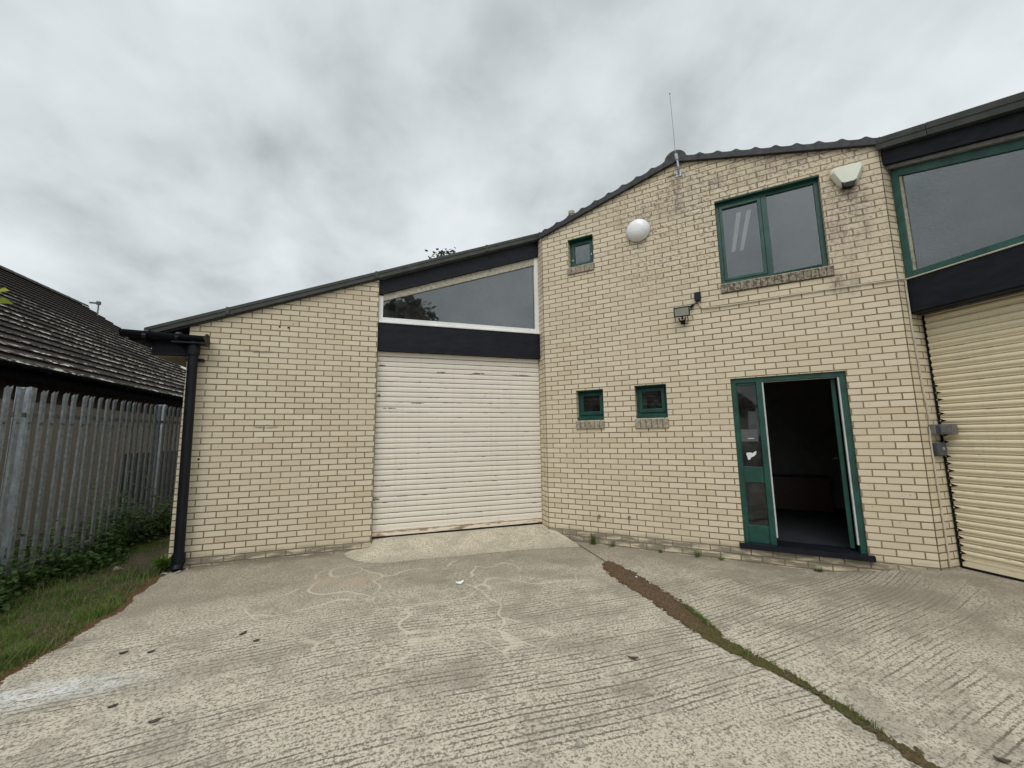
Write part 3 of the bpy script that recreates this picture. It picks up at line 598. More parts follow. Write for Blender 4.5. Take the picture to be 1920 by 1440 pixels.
# gable windows
def sill(parent, a, c, z0, z1, sm):
    mb = MB(); n = max(4, round((c-a)/.075)); w_ = (c-a)/n
    for k in range(n):
        j = (rng.random()-.5)*.004
        mb.prism([F1(a+k*w_+.004, -.022+j, z0+.003), F1(a+k*w_+.004, -.026+j, z1-.012+j), F1(a+k*w_+.004, .10, z1+.006), F1(a+k*w_+.004, .10, z0+.003)], D1*(w_-.008), sm)
    mb.box(a+.002, c-.002, -.016, .10, z0, z1-.01, F1, M_SILLJ); return mb.build('sill', None, parent)
def small_window(h, sz, sub):
    a, c, z0, z1 = h; wn = empty('window', F1((a+c)/2, .08, z0), B); o0 = .088
    zb_ = z0+(.052 if sub else .0)
    mb = MB(); frame_rect(mb, F1, a+.002, c-.002, zb_+.001, z1-.002, .03, .03, .03, .035, o0+.012, o0+.06)
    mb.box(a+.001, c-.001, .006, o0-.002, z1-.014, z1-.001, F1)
    if sub: mb.box(a+.001, c-.001, .045, .139, z0+.001, zb_, F1)
    mb.build('frame', M_GREEN, wn, bevel=.003)
    mb = MB(); frame_rect(mb, F1, a+.036, c-.036, zb_+.034, z1-.04, .045, .045, .05, .045, o0, o0+.045); mb.build('casement', M_GREEN, wn, bevel=.004)
    mb = MB(); mb.box(a+.07, c-.07, o0+.02, o0+.024, zb_+.07, z1-.075, F1); mb.build('pane', M_GLASS if not sub else M_GLASSL, wn)
    if not sub:
        for ca_, cz in ((a+.045, .13), (c-.06, .17)):
            mb = MB(); mb.box(ca_, ca_+.015, o0-.008, o0, z0+cz, z0+cz+.03, F1); mb.build('catch', M_SEAL, wn)
    sill(wn, a-.02 if not sub else a-.014, c+.006, sz, z0-.002, M_SILL2)
    return wn
small_window(H_SU, 3.945, False); small_window(H_L1, 1.488, True); small_window(H_L2, 1.478, True)
a, c, z0, z1 = H_BIG; mb = MB(); mb.box(a+.001, c-.001, .006, .071, z1-.016, z1-.001, F1); mb.build('head_strip', M_GREEN, B)  # dark green strip lining the top of the opening
wn = empty('window', F1((a+c)/2, .07, z0), B); o0 = .072
mb = MB(); frame_rect(mb, F1, a+.002, c-.002, z0+.001, z1-.002, .045, .05, .055, .06, o0, o0+.06); mb.box(3.125, 3.19, o0, o0+.06, z0+.056, z1-.062, F1)
mb.build('frame', M_GREEN, wn, bevel=.003)
mb = MB(); frame_rect(mb, F1, a+.05, 3.122, z0+.06, z1-.065, .035, .035, .035, .035, o0-.008, o0+.03); mb.build('casement', M_GREEN, wn, bevel=.003)
for (ua, ub) in ((a+.08, 3.09), (3.186, c-.05)):
    mb = MB(); mb.box(ua, ub, o0+.022, o0+.026, z0+.05, z1-.058, F1); mb.build('pane', M_GLASS, wn)
sill(wn, a-.01, c+.03, 3.232, z0-.002, M_SILL)

# entrance
a, c, z0, z1 = H_DOOR; en = empty('entrance', F1((a+c)/2, .06, z0), B)
mb = MB(); o0 = .03
mb.box(a+.002, a+.055, o0, o0+.09, z0+.002, z1-.002, F1); mb.box(c-.058, c-.002, o0, o0+.09, z0+.002, z1-.002, F1); mb.box(a+.055, c-.058, o0, o0+.09, z1-.06, z1-.002, F1)
mb.box(2.872, 2.935, o0-.004, o0+.09, z0+.002, z1-.06, F1); mb.build('door_frame', M_GREEN, en, bevel=.003)
mb = MB(); mb.box(2.936, 2.952, o0+.01, o0+.05, .15, z1-.062, F1); mb.box(c-.075, c-.059, o0+.01, o0+.05, .15, z1-.062, F1); mb.box(2.953, c-.076, o0+.03, o0+.05, z1-.068, z1-.062, F1); mb.build('weather_seal', M_SEAL, en)
sdl = MB(); u0, u1 = a+.055, 2.872
sdl.box(u0, u1, o0+.02, o0+.06, z0+.004, .27, F1); sdl.box(u0, u1, o0+.02, o0+.06, .785, .975, F1); sdl.box(u0, u1, o0+.02, o0+.06, 1.998, z1-.061, F1); sdl.box(u0, u0+.012, o0+.022, o0+.058, .271, .784, F1); sdl.box(u0, u0+.012, o0+.022, o0+.058, .976, 1.997, F1)
sd_ = sdl.build('sidelight', M_GREEN, en, bevel=.003)
mb = MB(); mb.box(u0+.004, u1-.002, o0+.036, o0+.042, .972, 2.0, F1); mb.build('pane', M_GLASSD, en)
mb = MB(); mb.box(u0+.004, u1-.002, o0+.036, o0+.042, .268, .787, F1); mb.build('pane', M_GLASSD, en)
mb = MB(); mb.box(u0+.02, u1-.02, o0+.028, o0+.034, .11, .25, F1); mb.build('kick_panel', M_GREEN, en)
mb = MB(); mb.box(2.664, 2.846, o0+.032, o0+.035, 1.285, 1.437, F1); mb.box(2.735, 2.80, o0+.030, o0+.0318, 1.318, 1.328, F1, M_SEAL); mb.mats = [M_NOTICE, M_SEAL]; mb.m = [0]*6+[1]*6
mb.build('notice', None, en, label='grey notice with one pale line stuck inside the side glass')
st = [(2.700, 1.135), (2.713, 1.148), (2.745, 1.150), (2.772, 1.140), (2.800, 1.165), (2.815, 1.162), (2.806, 1.128), (2.785, 1.105), (2.752, 1.088), (2.738, 1.062), (2.716, 1.058), (2.712, 1.09)]
mb = MB(); mb.prism([F1(x, o0+.033, z) for x, z in st], N1*.002); mb.build('torn_sticker', M_PAPER, en)
# door leaf standing open inwards at the right jamb
hp = F1(c-.085, o0+.09, 0); ang = math.radians(100); dl = (-D1*math.cos(math.pi-ang)*0+(-D1)*math.cos(ang)+N1*math.sin(ang)).normalized(); dn = Vector((-dl.y, dl.x, 0))
FL = lambda x, y, z: hp+dl*x+dn*y+Vector((0, 0, z))
mb = MB(); mb.box(0, .10, 0, .042, .09, 2.02, FL); mb.box(.64, .74, 0, .042, .09, 2.02, FL); mb.box(.10, .64, 0, .042, .09, .30, FL); mb.box(.10, .64, 0, .042, .80, .98, FL); mb.box(.10, .64, 0, .042, 1.92, 2.02, FL)
mb.build('door', M_GREEN, en, bevel=.003)
mb = MB(); mb.box(.10, .64, .018, .023, .30, .80, FL); mb.box(.10, .64, .018, .023, .98, 1.92, FL); mb.build('door_pane', M_GLASSD, en)
mb = MB(); mb.tube([FL(.69, .04, 1.05), FL(.69, .09, 1.05), FL(.60, .09, 1.05)], .009, 8); mb.tube([FL(.69, .002, 1.05), FL(.69, -.05, 1.05), FL(.60, -.05, 1.05)], .009, 8); mb.build('handle', M_DKGREY, en)
mb = MB(); mb.box(a-.05, c+.045, -.05, 0, .006, .0655, F1); mb.box(a+.003, c-.003, .0005, .29, .0625, .0655, F1); mb.build('door_sill', M_BLACK, en, bevel=.012)
# rooms behind the glass
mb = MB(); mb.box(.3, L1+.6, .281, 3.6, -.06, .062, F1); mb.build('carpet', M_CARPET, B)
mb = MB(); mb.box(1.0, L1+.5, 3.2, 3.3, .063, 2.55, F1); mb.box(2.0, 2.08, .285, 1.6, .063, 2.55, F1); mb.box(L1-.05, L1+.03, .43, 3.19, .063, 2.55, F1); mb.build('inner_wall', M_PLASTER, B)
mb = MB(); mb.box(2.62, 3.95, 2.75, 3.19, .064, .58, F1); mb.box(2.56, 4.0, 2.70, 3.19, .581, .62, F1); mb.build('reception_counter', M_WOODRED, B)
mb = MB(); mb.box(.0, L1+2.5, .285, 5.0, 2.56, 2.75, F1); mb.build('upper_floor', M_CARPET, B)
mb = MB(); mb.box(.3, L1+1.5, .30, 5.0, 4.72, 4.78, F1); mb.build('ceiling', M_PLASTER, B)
mb = MB(); mb.box(.2, L1+1.4, 4.4, 4.5, 2.76, 4.7, F1); mb.box(1.2, 1.28, .3, 4.39, 2.76, 4.7, F1); mb.build('inner_wall', M_PLASTER, B)
def shell(A, zc0, zc1):
    mb = MB(); n = len(A)
    for i in range(n-1): mb.face([A[i]+W(0, 0, -.1), A[i+1]+W(0, 0, -.1), A[i+1]+W(0, 0, zc1[i+1]), A[i]+W(0, 0, zc1[i])], [(0, 0)]*4)
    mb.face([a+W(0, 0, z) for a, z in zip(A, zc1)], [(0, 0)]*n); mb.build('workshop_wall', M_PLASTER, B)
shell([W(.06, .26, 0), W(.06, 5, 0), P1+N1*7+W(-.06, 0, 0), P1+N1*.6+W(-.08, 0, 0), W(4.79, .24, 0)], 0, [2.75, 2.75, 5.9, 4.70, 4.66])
shell([F2(.03, 1.1, 0), F2(.05, 5, 0), F2(4.6, 5, 0), F2(4.6, .3, 0)], 0, [4.5, 4.5, 2.8, 2.8])
mb = MB(); mb.face([F2(.05, .31, -.02), F2(4.6, .31, -.02), F2(4.6, 5, -.02), F2(.05, 5, -.02)], [(0, 0)]*4); mb.build('workshop_floor', M_PLASTER, B)
mb = MB(); mb.face([W(0, 4.2, -.1), W(9, 4.2, -.1), W(9, 4.2, 5), W(0, 4.2, 3)][::-1], [(0, 0)]*4); mb.face([W(.3, .3, -.1), W(5, .3, -.1), W(9, 4.2, -.1), W(.3, 4.2, -.1)], [(0, 0)]*4); mb.build('workshop_wall', M_PLASTER, B)

# ceiling light in the upper room, seen through the left light of the large window
def mat_emit(name, colr, s):
    m, t, b = newmat(name); finish(t, b, colr, .6); b.inputs['Emission Color'].default_value = (*colr, 1); b.inputs['Emission Strength'].default_value = s; return m
M_LOUVRE = mat_emit('faint_glow_louvre', (.9, .88, .82), .16)  # faint glow added to the unlit louvres so their paleness shows
cl_ = thing('ceiling_light', (7.85, -1.40, 4.63), 'louvred strip light on the ceiling seen through the upstairs window', 'ceiling light')
ca, cb = Vector((7.36, -1.83, 4.66)), Vector((8.36, -.82, 4.66)); cdv = (cb-ca).normalized(); cn = Vector((-cdv.y, cdv.x, 0))
FC = lambda x, y, z: ca+cdv*x+cn*y+Vector((0, 0, z))
mb = MB(); mb.box(-.05, 1.48, -.13, .13, .0, .055, FC); mb.build('housing', M_PLASTER, cl_)
for s in (-.065, .065):
    mb = MB()
    for k in range(22): mb.box(k*.066, k*.066+.036, s-.026, s+.026, -.012, -.002, FC)
    mb.box(0, 1.45, s-.03, s+.03, -.0019, -.0005, FC, None); mb.build('louvre', M_LOUVRE, cl_)

# ================================================================== THINGS ON THE WALLS
# round wall light
wl = thing('wall_light', F1(1.572, 0, 4.22), 'round white dome light high on the brick gable', 'wall light')
mb = MB(); rings = []; R = .172
prof = [(R, -.018), (R*.985, -.03), (R*.93, -.062), (R*.80, -.092), (R*.6, -.113), (R*.35, -.126), (.0, -.131)]
nseg = 36
for k in range(nseg):
    a0, a1 = 2*math.pi*k/nseg, 2*math.pi*(k+1)/nseg
    for (r0, q0), (r1, q1) in zip(prof[:-1], prof[1:]):
        pts = [F1(1.572+r0*math.cos(a0), q0, 4.392+r0*math.sin(a0)), F1(1.572+r0*math.cos(a1), q0, 4.392+r0*math.sin(a1)), F1(1.572+r1*math.cos(a1), q1, 4.392+r1*math.sin(a1)), F1(1.572+r1*math.cos(a0), q1, 4.392+r1*math.sin(a0))]
        mb.face(pts if r1 > 0 else pts[:3])
mb.build('diffuser', M_OPAL, wl, smooth=True)
mb = MB(); mb.tube([F1(1.572, 0, 4.392), F1(1.572, -.02, 4.392)], R*.99, 36); mb.build('base', M_GREY, wl)
# alarm box
ab = thing('alarm_box', F1(4.0, 0, 4.27), 'pale cream shield shaped alarm box beside the upstairs window', 'alarm box')
pf = [(-.125, .215), (-.105, .245), (.105, .245), (.125, .215), (.128, .19), (.068, .055), (.045, .04), (-.045, .04), (-.068, .055), (-.128, .19)]
pb = [(-.155, .225), (-.13, .262), (.13, .262), (.155, .225), (.158, .19), (.085, .035), (.055, .015), (-.055, .015), (-.085, .035), (-.158, .19)]
mb = MB(); G = lambda q, o: [F1(3.995+x, o, 4.27+z) for x, z in q]
A, Bq = G(pf, -.085), G(pb, -.045); Cq = G(pb, -.004); mb.face(A)
for i in range(10):
    j = (i+1) % 10; mb.face([A[i], Bq[i], Bq[j], A[j]]); mb.face([Bq[i], Cq[i], Cq[j], Bq[j]])
mb.build('cover', M_CREAMP, ab, bevel=.003)
mb = MB(); mb.prism([F1(3.995+x, -.080, 4.27+z) for x, z in [(-.072, .052), (-.05, -.005), (-.02, -.018), (.02, -.018), (.05, -.005), (.072, .052), (.045, .036), (-.045, .036)]], N1*.07); mb.build('strobe', M_PVC, ab)
# floodlight
fl = thing('floodlight', F1(2.09, 0, 2.9), 'small black floodlight with grey glass below the upstairs window', 'floodlight')
fo = F1(2.092, -.125, 3.03); fr_ = (D1*1.0).normalized(); fn = (N1*math.cos(.12)+Vector((0, 0, 1))*math.sin(.12)*1.0).normalized(); fu = fr_.cross(fn); fu = fu if fu.z > 0 else -fu
FF = lambda x, y, z: fo+fr_*x+fn*y+fu*z
mb = MB(); frame_rect(mb, FF, -.10, .10, -.066, .066, .012, .012, .012, .012, -.008, .012); mb.box(-.088, .088, .0, .012, -.054, .054, FF); mb.box(-.09, .09, .012, .03, -.056, .056, FF); mb.build('housing', M_PVC, fl)
mb = MB(); mb.box(-.088, .088, -.004, -.0005, -.054, .054, FF); mb.build('lens', M_LAMPGLASS, fl)
mb = MB(); mb.tube([FF(-.0, .015, -.06), FF(0, .03, -.10)], .012, 8); mb.tube([F1(2.05, -.10, 2.955), F1(2.055, -.06, 2.92), F1(2.09, -.003, 2.915)], .008, 6); mb.tube([F1(2.13, -.10, 2.955), F1(2.12, -.06, 2.92), F1(2.09, -.003, 2.915)], .008, 6); mb.box(2.06, 2.12, -.02, -.003, 2.89, 2.94, F1); mb.build('bracket', M_PVC, fl)
mb = MB(); mb.tube([FF(.06, .03, -.05), F1(2.16, -.05, 2.93), F1(2.15, -.02, 2.885), F1(2.09, -.012, 2.885), F1(2.07, -.012, 2.91)], .005, 6); mb.build('lead', M_PVC, fl)
ms_ = thing('motion_sensor', F1(2.297, 0, 3.16), 'black rounded sensor box on the wall right above the floodlight', 'sensor')
mb = MB(); pr = [(-.04, .13), (.04, .13), (.042, .05), (.032, .018), (.014, 0), (-.014, 0), (-.032, .018), (-.042, .05)]
mb.prism([F1(2.297+x, -.055, 3.165+z) for x, z in pr], N1*.05); mb.build('body', M_PVC, ms_, bevel=.008)
mb = MB(); mb.tube([F1(2.28, -.02, 3.165), F1(2.24, -.02, 3.12), F1(2.20, -.05, 3.07), F1(2.15, -.09, 3.05)], .006, 6); mb.tube([F1(2.19, -.03, 3.10), F1(2.24, -.03, 3.135)], .017, 8); mb.build('lead', M_PVC, ms_)
# cable
cb_ = MB(); pts = [F1(2.305, -.012, 3.165), F1(2.31, -.012, 3.11), F1(2.34, -.012, 3.072), F1(2.42, -.012, 3.064)]
for u in np.linspace(2.6, L1-.03, 14): pts.append(F1(u, -.012, 3.062-.006*math.sin(u*3)))
pts += [F1(L1+.008, -.012, 3.062), P2+N2*.04+W(.0, -.012, 3.064), F2(.012, .085, 3.066)]
for u in np.linspace(.1, 2.5, 8): pts.append(F2(u, .092, 3.066))
cb_.tube(pts, .008, 6); cb_ = cb_.build('cable', M_CABLE, None, smooth=True); tag(cb_, 'pale cable clipped across the gable below the upstairs window', 'cable')
mb = MB(); pts = [F2(.014, .088, 3.055), F2(.016, .080, 2.98), F2(.016, .078, 2.66)]
for z in np.linspace(2.5, 1.5, 7): pts.append(F2(.012, .08+(2.5-z)*.05+.004*math.sin(z*9), z))
mb.tube(pts, .009, 6); mb.tube([F2(.012, .13, 1.49), F2(.012, .105, 1.3), F2(.012, .11, .6), F2(.012, .12, .01)], .008, 6)
c2 = mb.build('cable', M_CABLE, None, smooth=True); tag(c2, 'pale cable running down the brick return beside the yellowish shutter', 'cable')
# switches
sw = thing('isolator_switch', F2(0, .2, 1.33), 'upper grey switch box beside the yellowish shutter', 'switch')
mb = MB(); mb.box(.002, .055, .115, .255, 1.345, 1.455, F2); mb.build('box', M_GREY, sw, bevel=.006)
mb = MB(); mb.box(.056, .063, .135, .225, 1.36, 1.44, F2); mb.build('plate', M_DKGREY, sw, bevel=.002)
mb = MB(); mb.box(.066, .17, .17, .255, 1.35, 1.455, F2); mb.box(.08, .16, .163, .169, 1.365, 1.44, F2); mb.build('lever_box', M_GREY, sw, bevel=.006)
sw = thing('key_switch', F2(0, .2, 1.12), 'lower rounded grey key switch beneath the switch box', 'switch')
mb = MB(); mb.box(.002, .062, .13, .25, 1.125, 1.265, F2); mb.build('box', M_DKGREY, sw, bevel=.014)
mb = MB(); mb.tube([F2(.061, .19, 1.20), F2(.069, .19, 1.20)], .018, 12); mb.build('lock', M_STEEL2, sw)
# whip aerial
ar = thing('radio_aerial', F1(2.165, 0, 5.08), 'thin whip aerial on a bent bracket at the gable peak', 'aerial')
mb = MB(); mb.tube([F1(2.17, -.085, 5.30), F1(2.158, -.085, 5.43), F1(2.143, -.085, 6.33)], [.005, .0032, .0024], 6); mb.tube([F1(2.143, -.085, 6.33), F1(2.143, -.085, 6.345)], .008, 6); mb.build('whip', M_GREY, ar)
mb = MB(); mb.tube([F1(2.175, -.004, 5.10), F1(2.178, -.05, 5.11), F1(2.182, -.085, 5.16), F1(2.172, -.085, 5.30)], .013, 8); mb.tube([F1(2.172, -.085, 5.27), F1(2.165, -.085, 5.36)], .022, 10); mb.box(2.14, 2.21, -.012, -.002, 5.06, 5.14, F1); mb.build('bracket', M_STEEL2, ar)
mb = MB(); mb.tube([F1(2.16, -.012, 5.09), F1(2.12, -.012, 5.12), F1(2.03, -.012, 5.105)], .006, 6); mb.build('lead', M_CABLE, ar)

# ================================================================== GROUND
mb = MB(); mb.face([W(-200, -200, -.19), W(200, -200, -.19), W(200, 200, -.19), W(-200, 200, -.19)]); g_ = mb.build('ground', M_SOIL); structure(g_)
gx = [-3.2, -2, -1.6, -1.3, -1.0, -.7, -.4, -.1, .2]; gy = [-14, -9, -6, -4, -3, -2.4, -1.8, -1.2, -.6, 0, .6, 1.2, 2, 3, 5, 9]
def bank(x, y): return -.118+.02*math.sin(x*3+y*1.7)*(.4 if x > -.2 else 1)+.02*min(max((-x-.3), 0), 1)-.02*(x > .1)
mb = MB()
for i in range(len(gx)-1):
    for j in range(len(gy)-1):
        q = [(gx[i], gy[j]), (gx[i+1], gy[j]), (gx[i+1], gy[j+1]), (gx[i], gy[j+1])]; mb.face([W(x, y, bank(x, y)) for x, y in q])
structure(mb.build('earth_bank', M_SOIL))
# concrete yard: irregular left edge, joint at x ~ 4.9
JX = lambda y: lerp(y, [-14, -4.6, -4.2, -3.6, -3.2, -2.2, -1.5, -.8, -.3], [4.7, 4.76, 4.85, 4.79, 4.765, 4.93, 5.01, 5.06, 5.09])
EX = lambda y: lerp(y, [-14, -6, -3.2, -2.35, -2.05, -1.69, -1.18, -.45, -.02, .1], [.2, .3, .13, .12, .09, .14, .155, .06, .095, .1])+.018*math.sin(y*9)+.012*math.sin(y*23)
ys = list(np.arange(-9, .121, .12)); ys = [-14, -12, -10]+[float(v) for v in ys]+[.4]
for part, (xa, xb) in enumerate(((EX, lambda y: JX(y)-.012), (lambda y: JX(y)+.012, lambda y: 9.6))):
    mb = MB(); nx = 30
    for j in range(len(ys)-1):
        for i in range(nx):
            q = []
            for (ii, jj) in ((i, j), (i+1, j), (i+1, j+1), (i, j+1)):
                y = ys[jj]; x = xa(y)+(xb(y)-xa(y))*ii/nx; q.append(W(x, y, gz(x, y)-.002+.004*math.sin(x*1.3+y)*math.cos(y*.9)))
            mb.face(q)
        for fn_, sgn in ((xa, 1), (xb, -1)):
            y0, y1 = ys[j], ys[j+1]; x0, x1 = fn_(y0), fn_(y1); q = [W(x0, y0, gz(x0)), W(x1, y1, gz(x1)), W(x1, y1, -.25), W(x0, y0, -.25)]; mb.face(q if sgn < 0 else q[::-1])
    structure(mb.build('concrete_yard', M_CONC))
# ramp up to the left shutter
RF = [(1.93, -.10), (1.98, -.25), (2.08, -.42), (2.22, -.56), (2.42, -.645), (2.67, -.64), (3.0, -.615), (3.4, -.625), (3.9, -.61), (4.38, -.615), (4.75, -.66), (5.03, -.72), (5.08, -.58)]
RB = [(2.05, -.004), (2.12, -.004), (2.20, -.004), (2.254, -.003), (2.262, .15), (2.5, .15), (2.9, .15), (3.4, .15), (3.9, .15), (4.4, .15), (4.75, .15), (4.818, .15), (4.86, -.175)]
RBz = [-.085, -.08, -.07, -.055, .008, .010, .010, .008, .008, .006, .004, .002, -.10]
mb = MB(); S = 8; r2 = random.Random(5); rows = []
for (xf, yf), (xb_, yb), zb_ in zip(RF, RB, RBz):
    row = []
    for k in range(S+1):
        s = k/S; x = xf+(xb_-xf)*s; y = yf+(yb-yf)*s; e = 1-(1-s)**1.5; zf_ = gz(xf)+.002; z = zf_+(zb_-zf_)*e+(.010 if 0 < k < S else 0)*r2.random(); row.append(W(x, y, z))
    rows.append(row)
for a_, b_ in zip(rows[:-1], rows[1:]):
    for k in range(S): mb.face([a_[k], b_[k], b_[k+1], a_[k+1]])
    mb.face([a_[0]-W(0, 0, .05), b_[0]-W(0, 0, .05), b_[0], a_[0]])
structure(mb.build('concrete_ramp', M_RAMP, smooth=False))

# soil and moss in the joint
def lump(mb, c, r, mat=None, sq=.6):
    n = 5; a0 = random.random()*6; top = Vector(c)+W(0, 0, r*sq)
    ring = [Vector(c)+W(math.cos(a0+k*2*math.pi/n)*r*(.7+.6*random.random()), math.sin(a0+k*2*math.pi/n)*r*(.7+.6*random.random()), 0) for k in range(n)]
    mid = [p*.5+top*.5+W(0, 0, r*sq*.25) for p in ring]
    for k in range(n):
        j = (k+1) % n; mb.face([ring[k], ring[j], mid[j], mid[k]], mat=mat); mb.face([mid[k], mid[j], top], mat=mat)
CY = [-1.43, -1.5, -1.62, -1.9, -2.2, -2.5, -2.9, -3.15, -3.35, -3.6, -3.85, -4.0, -4.06, -4.15, -4.25, -4.36, -4.42, -4.5, -4.58, -4.66]
CL = [5.00, 4.93, 4.86, 4.80, 4.775, 4.785, 4.74, 4.73, 4.725, 4.755, 4.815, 4.84, 4.835, 4.81, 4.79, 4.80, 4.79, 4.765, 4.755, 4.76]
CR = [5.04, 5.07, 5.09, 5.10, 5.07, 5.045, 4.99, 4.93, 4.865, 4.865, 4.885, 4.865, 4.855, 4.865, 4.865, 4.825, 4.81, 4.835, 4.815, 4.775]
mb = MB(); nn = 140
for k in range(nn):
    y0 = -1.43+(-4.66+1.43)*k/nn; y1 = -1.43+(-4.66+1.43)*(k+1)/nn; m = 7
    def row(y):
        l, r = lerp(-y, [-q for q in CY], CL), lerp(-y, [-q for q in CY], CR); l += .014*math.sin(y*31)+.01*math.sin(y*77); r += .016*math.sin(y*27+1)+.011*math.sin(y*63)
        return [W(l+(r-l)*i/m, y, gz(5)+.001+.016*math.sin(math.pi*i/m)*(1+.5*math.sin(y*40+i*2))*min(1, (r-l)/.12)) for i in range(m+1)]
    a_, b_ = row(y0), row(y1)
    for i in range(m): mb.face([b_[i], b_[i+1], a_[i+1], a_[i]])
for k in range(2100):
    y = -1.43-random.random()*3.2; l, r = lerp(-y, [-q for q in CY], CL), lerp(-y, [-q for q in CY], CR); x = l+(r-l)*(random.random()*1.12-.06) if random.random() < .7 else (l+(r-l)*random.random()+random.gauss(0, .018)); lump(mb, (x, y, gz(5)+.006), .004+.010*random.random()**2)
moss = mb.build('moss_strip', M_MOSS); stuff(moss, 'brown moss and soil filling the joint in the concrete yard', 'moss')
# grass blades
def blade(mb, x, y, z, h, wd, lean, az, mat, bend=.5):
    d = W(math.cos(az), math.sin(az), 0); s = W(-math.sin(az), math.cos(az), 0)*wd
    p0 = W(x, y, z); p1 = p0+d*lean*h*.35+W(0, 0, h*.6); p2 = p0+d*lean*h+W(0, 0, h*(1-.25*bend*lean))
    mb.face([p0-s, p0+s, p1+s*.7, p1-s*.7], mat=mat); mb.face([p1-s*.7, p1+s*.7, p2], mat=mat)
mb = MB()
for k in range(900):
    y = random.gauss(-3.0, .17) if k < 520 else (random.uniform(-3.3, -4.0) if k < 760 else random.uniform(-4.05, -4.4)); r = lerp(-y, [-q for q in CY], CR); l = lerp(-y, [-q for q in CY], CL)
    x = r-abs(random.gauss(0, .03)) if k < 520 else random.uniform(l+.02, r); blade(mb, x, y, gz(5)+.01, random.uniform(.015, .05), .0013, random.uniform(.2, .9), random.random()*6.28, M_GRASS if random.random() < .8 else M_DRYGRASS)
stuff(mb.build('joint_grass', None), 'short green grass growing in the joint of the concrete', 'grass')
# grass verge
mb = MB()
def bare(x, y):
    b1_ = math.exp(-(((x+.45)/.35)**2+((y-.75)/.8)**2)); return b1_+.5*(math.sin(x*5.3+y*2.1)*math.sin(y*4.7-x*1.3) > .72)
for k in range(46000):
    y = random.uniform(-3.1, 1.6) if k < 42000 else random.uniform(-8, -3.1); xe = EX(y); x = xe+.03-random.random()**1.15*1.5
    if x < -1.45 or (x > -.03 and y > -.05) or random.random() < bare(x, y): continue
    edge = max(0, 1-(xe-x)/.12); h = random.uniform(.02, .06)*(1-.5*edge)*(1.3 if y < -1.9 else 1); tuft = math.sin(x*11+2)*math.sin(y*9)
    if tuft > .55: h *= 1.7
    dry = random.random() < .07+.5*edge**2+.4*(math.sin(x*6+y*3.3+1)*math.sin(y*3.1-x) > .62)
    blade(mb, x, y, bank(x, y)-.005, h, random.uniform(.0014, .0030), random.uniform(.1, 1.1), random.random()*6.28, M_DRYGRASS if dry else M_GRASS)
for k in range(700):
    y = random.uniform(-3, .3); x = EX(y)-random.random()*1.2; blade(mb, x, y, bank(x, y)+.02, random.uniform(.05, .16), .0016, random.uniform(1.3, 2.2), random.random()*6.28, M_DRYGRASS)
for k in range(90):
    y = random.uniform(-2.9, -1.9); x = EX(y)-random.uniform(-.03, .35); blade(mb, x, y, bank(x, y), random.uniform(.12, .3), .0018, random.uniform(.8, 1.4), random.uniform(-.8, 1.2), M_DRYGRASS)
stuff(mb.build('grass_verge', None), 'rough green grass between the concrete and the palisade fence', 'grass')
mb = MB()
for k in range(1900):
    y = random.uniform(-2.4, -.1); wq = .5+.5*math.sin(y*5.1+1)*math.sin(y*2.3); x = EX(y)-random.random()**1.6*(.02+.09*wq)+.012
    if random.random() > .25+wq: continue
    lump(mb, (x, y, gz(0)-.006), .006+.010*random.random())
def mat_rust():
    m, t, b = newmat('brown_moss_edge'); f = t.noise(t.pos, 40, 3, .7); finish(t, b, t.ramp(f, [(.3, (.05, .030, .015)), (.7, (.15, .085, .04))]), .95, spec=.15); return m
stuff(mb.build('moss_edge', mat_rust()), 'rusty brown moss along the edge of the concrete beside the grass', 'moss')
# brambles
def leaf(mb, p, L, wd, az, el, roll=0, mat=None):
    d = W(math.cos(az)*math.cos(el), math.sin(az)*math.cos(el), math.sin(el)); s = W(-math.sin(az), math.cos(az), roll*.6).normalized()*wd; n = d.cross(s).normalized()*wd*.35; p = Vector(p)
    a0, b0, c0 = p, p+d*L*.55, p+d*L
    mb.face([a0, b0-s+n, c0, b0], mat=mat); mb.face([a0, b0, c0, b0+s+n], mat=mat)
mb = MB(); clumps = []
for k in range(125):
    y = random.uniform(-1.3, 3.6); x = -1.06+random.gauss(0, .14)-(.35 if random.random() < .45 else 0); hgt = random.uniform(.16, .40)+(.40 if 1.0 < y < 2.4 else 0)*(random.random() < .4)+(.25*random.random() if x < -1.25 else 0); clumps.append((x, y, hgt, random.uniform(.14, .26)))
for (x, y, hgt, r) in clumps:
    for j in range(95):
        px, py, pz_ = x+random.gauss(0, r*.6), y+random.gauss(0, r*.7), bank(x, y)+abs(random.gauss(.35, .35))*hgt
        if px > -.80+.14*math.sin(py*3.7): continue
        leaf(mb, (px, py, pz_), random.uniform(.035, .085), random.uniform(.014, .032), random.random()*6.28, random.uniform(-.5, .5), random.uniform(-1, 1), M_BRAMBLE)
for k in range(26):
    y = random.uniform(-1.2, 3.4); x = random.uniform(-1.35, -.9); pts = [W(x+random.gauss(0, .05)*i, y+random.gauss(0, .06)*i, -.12+.13*i) for i in range(4)]; mb.tube(pts, .003, 4, M_BARK)
stuff(mb.build('bramble_growth', None), 'low dark bramble growth along the foot of the palisade fence', 'brambles')

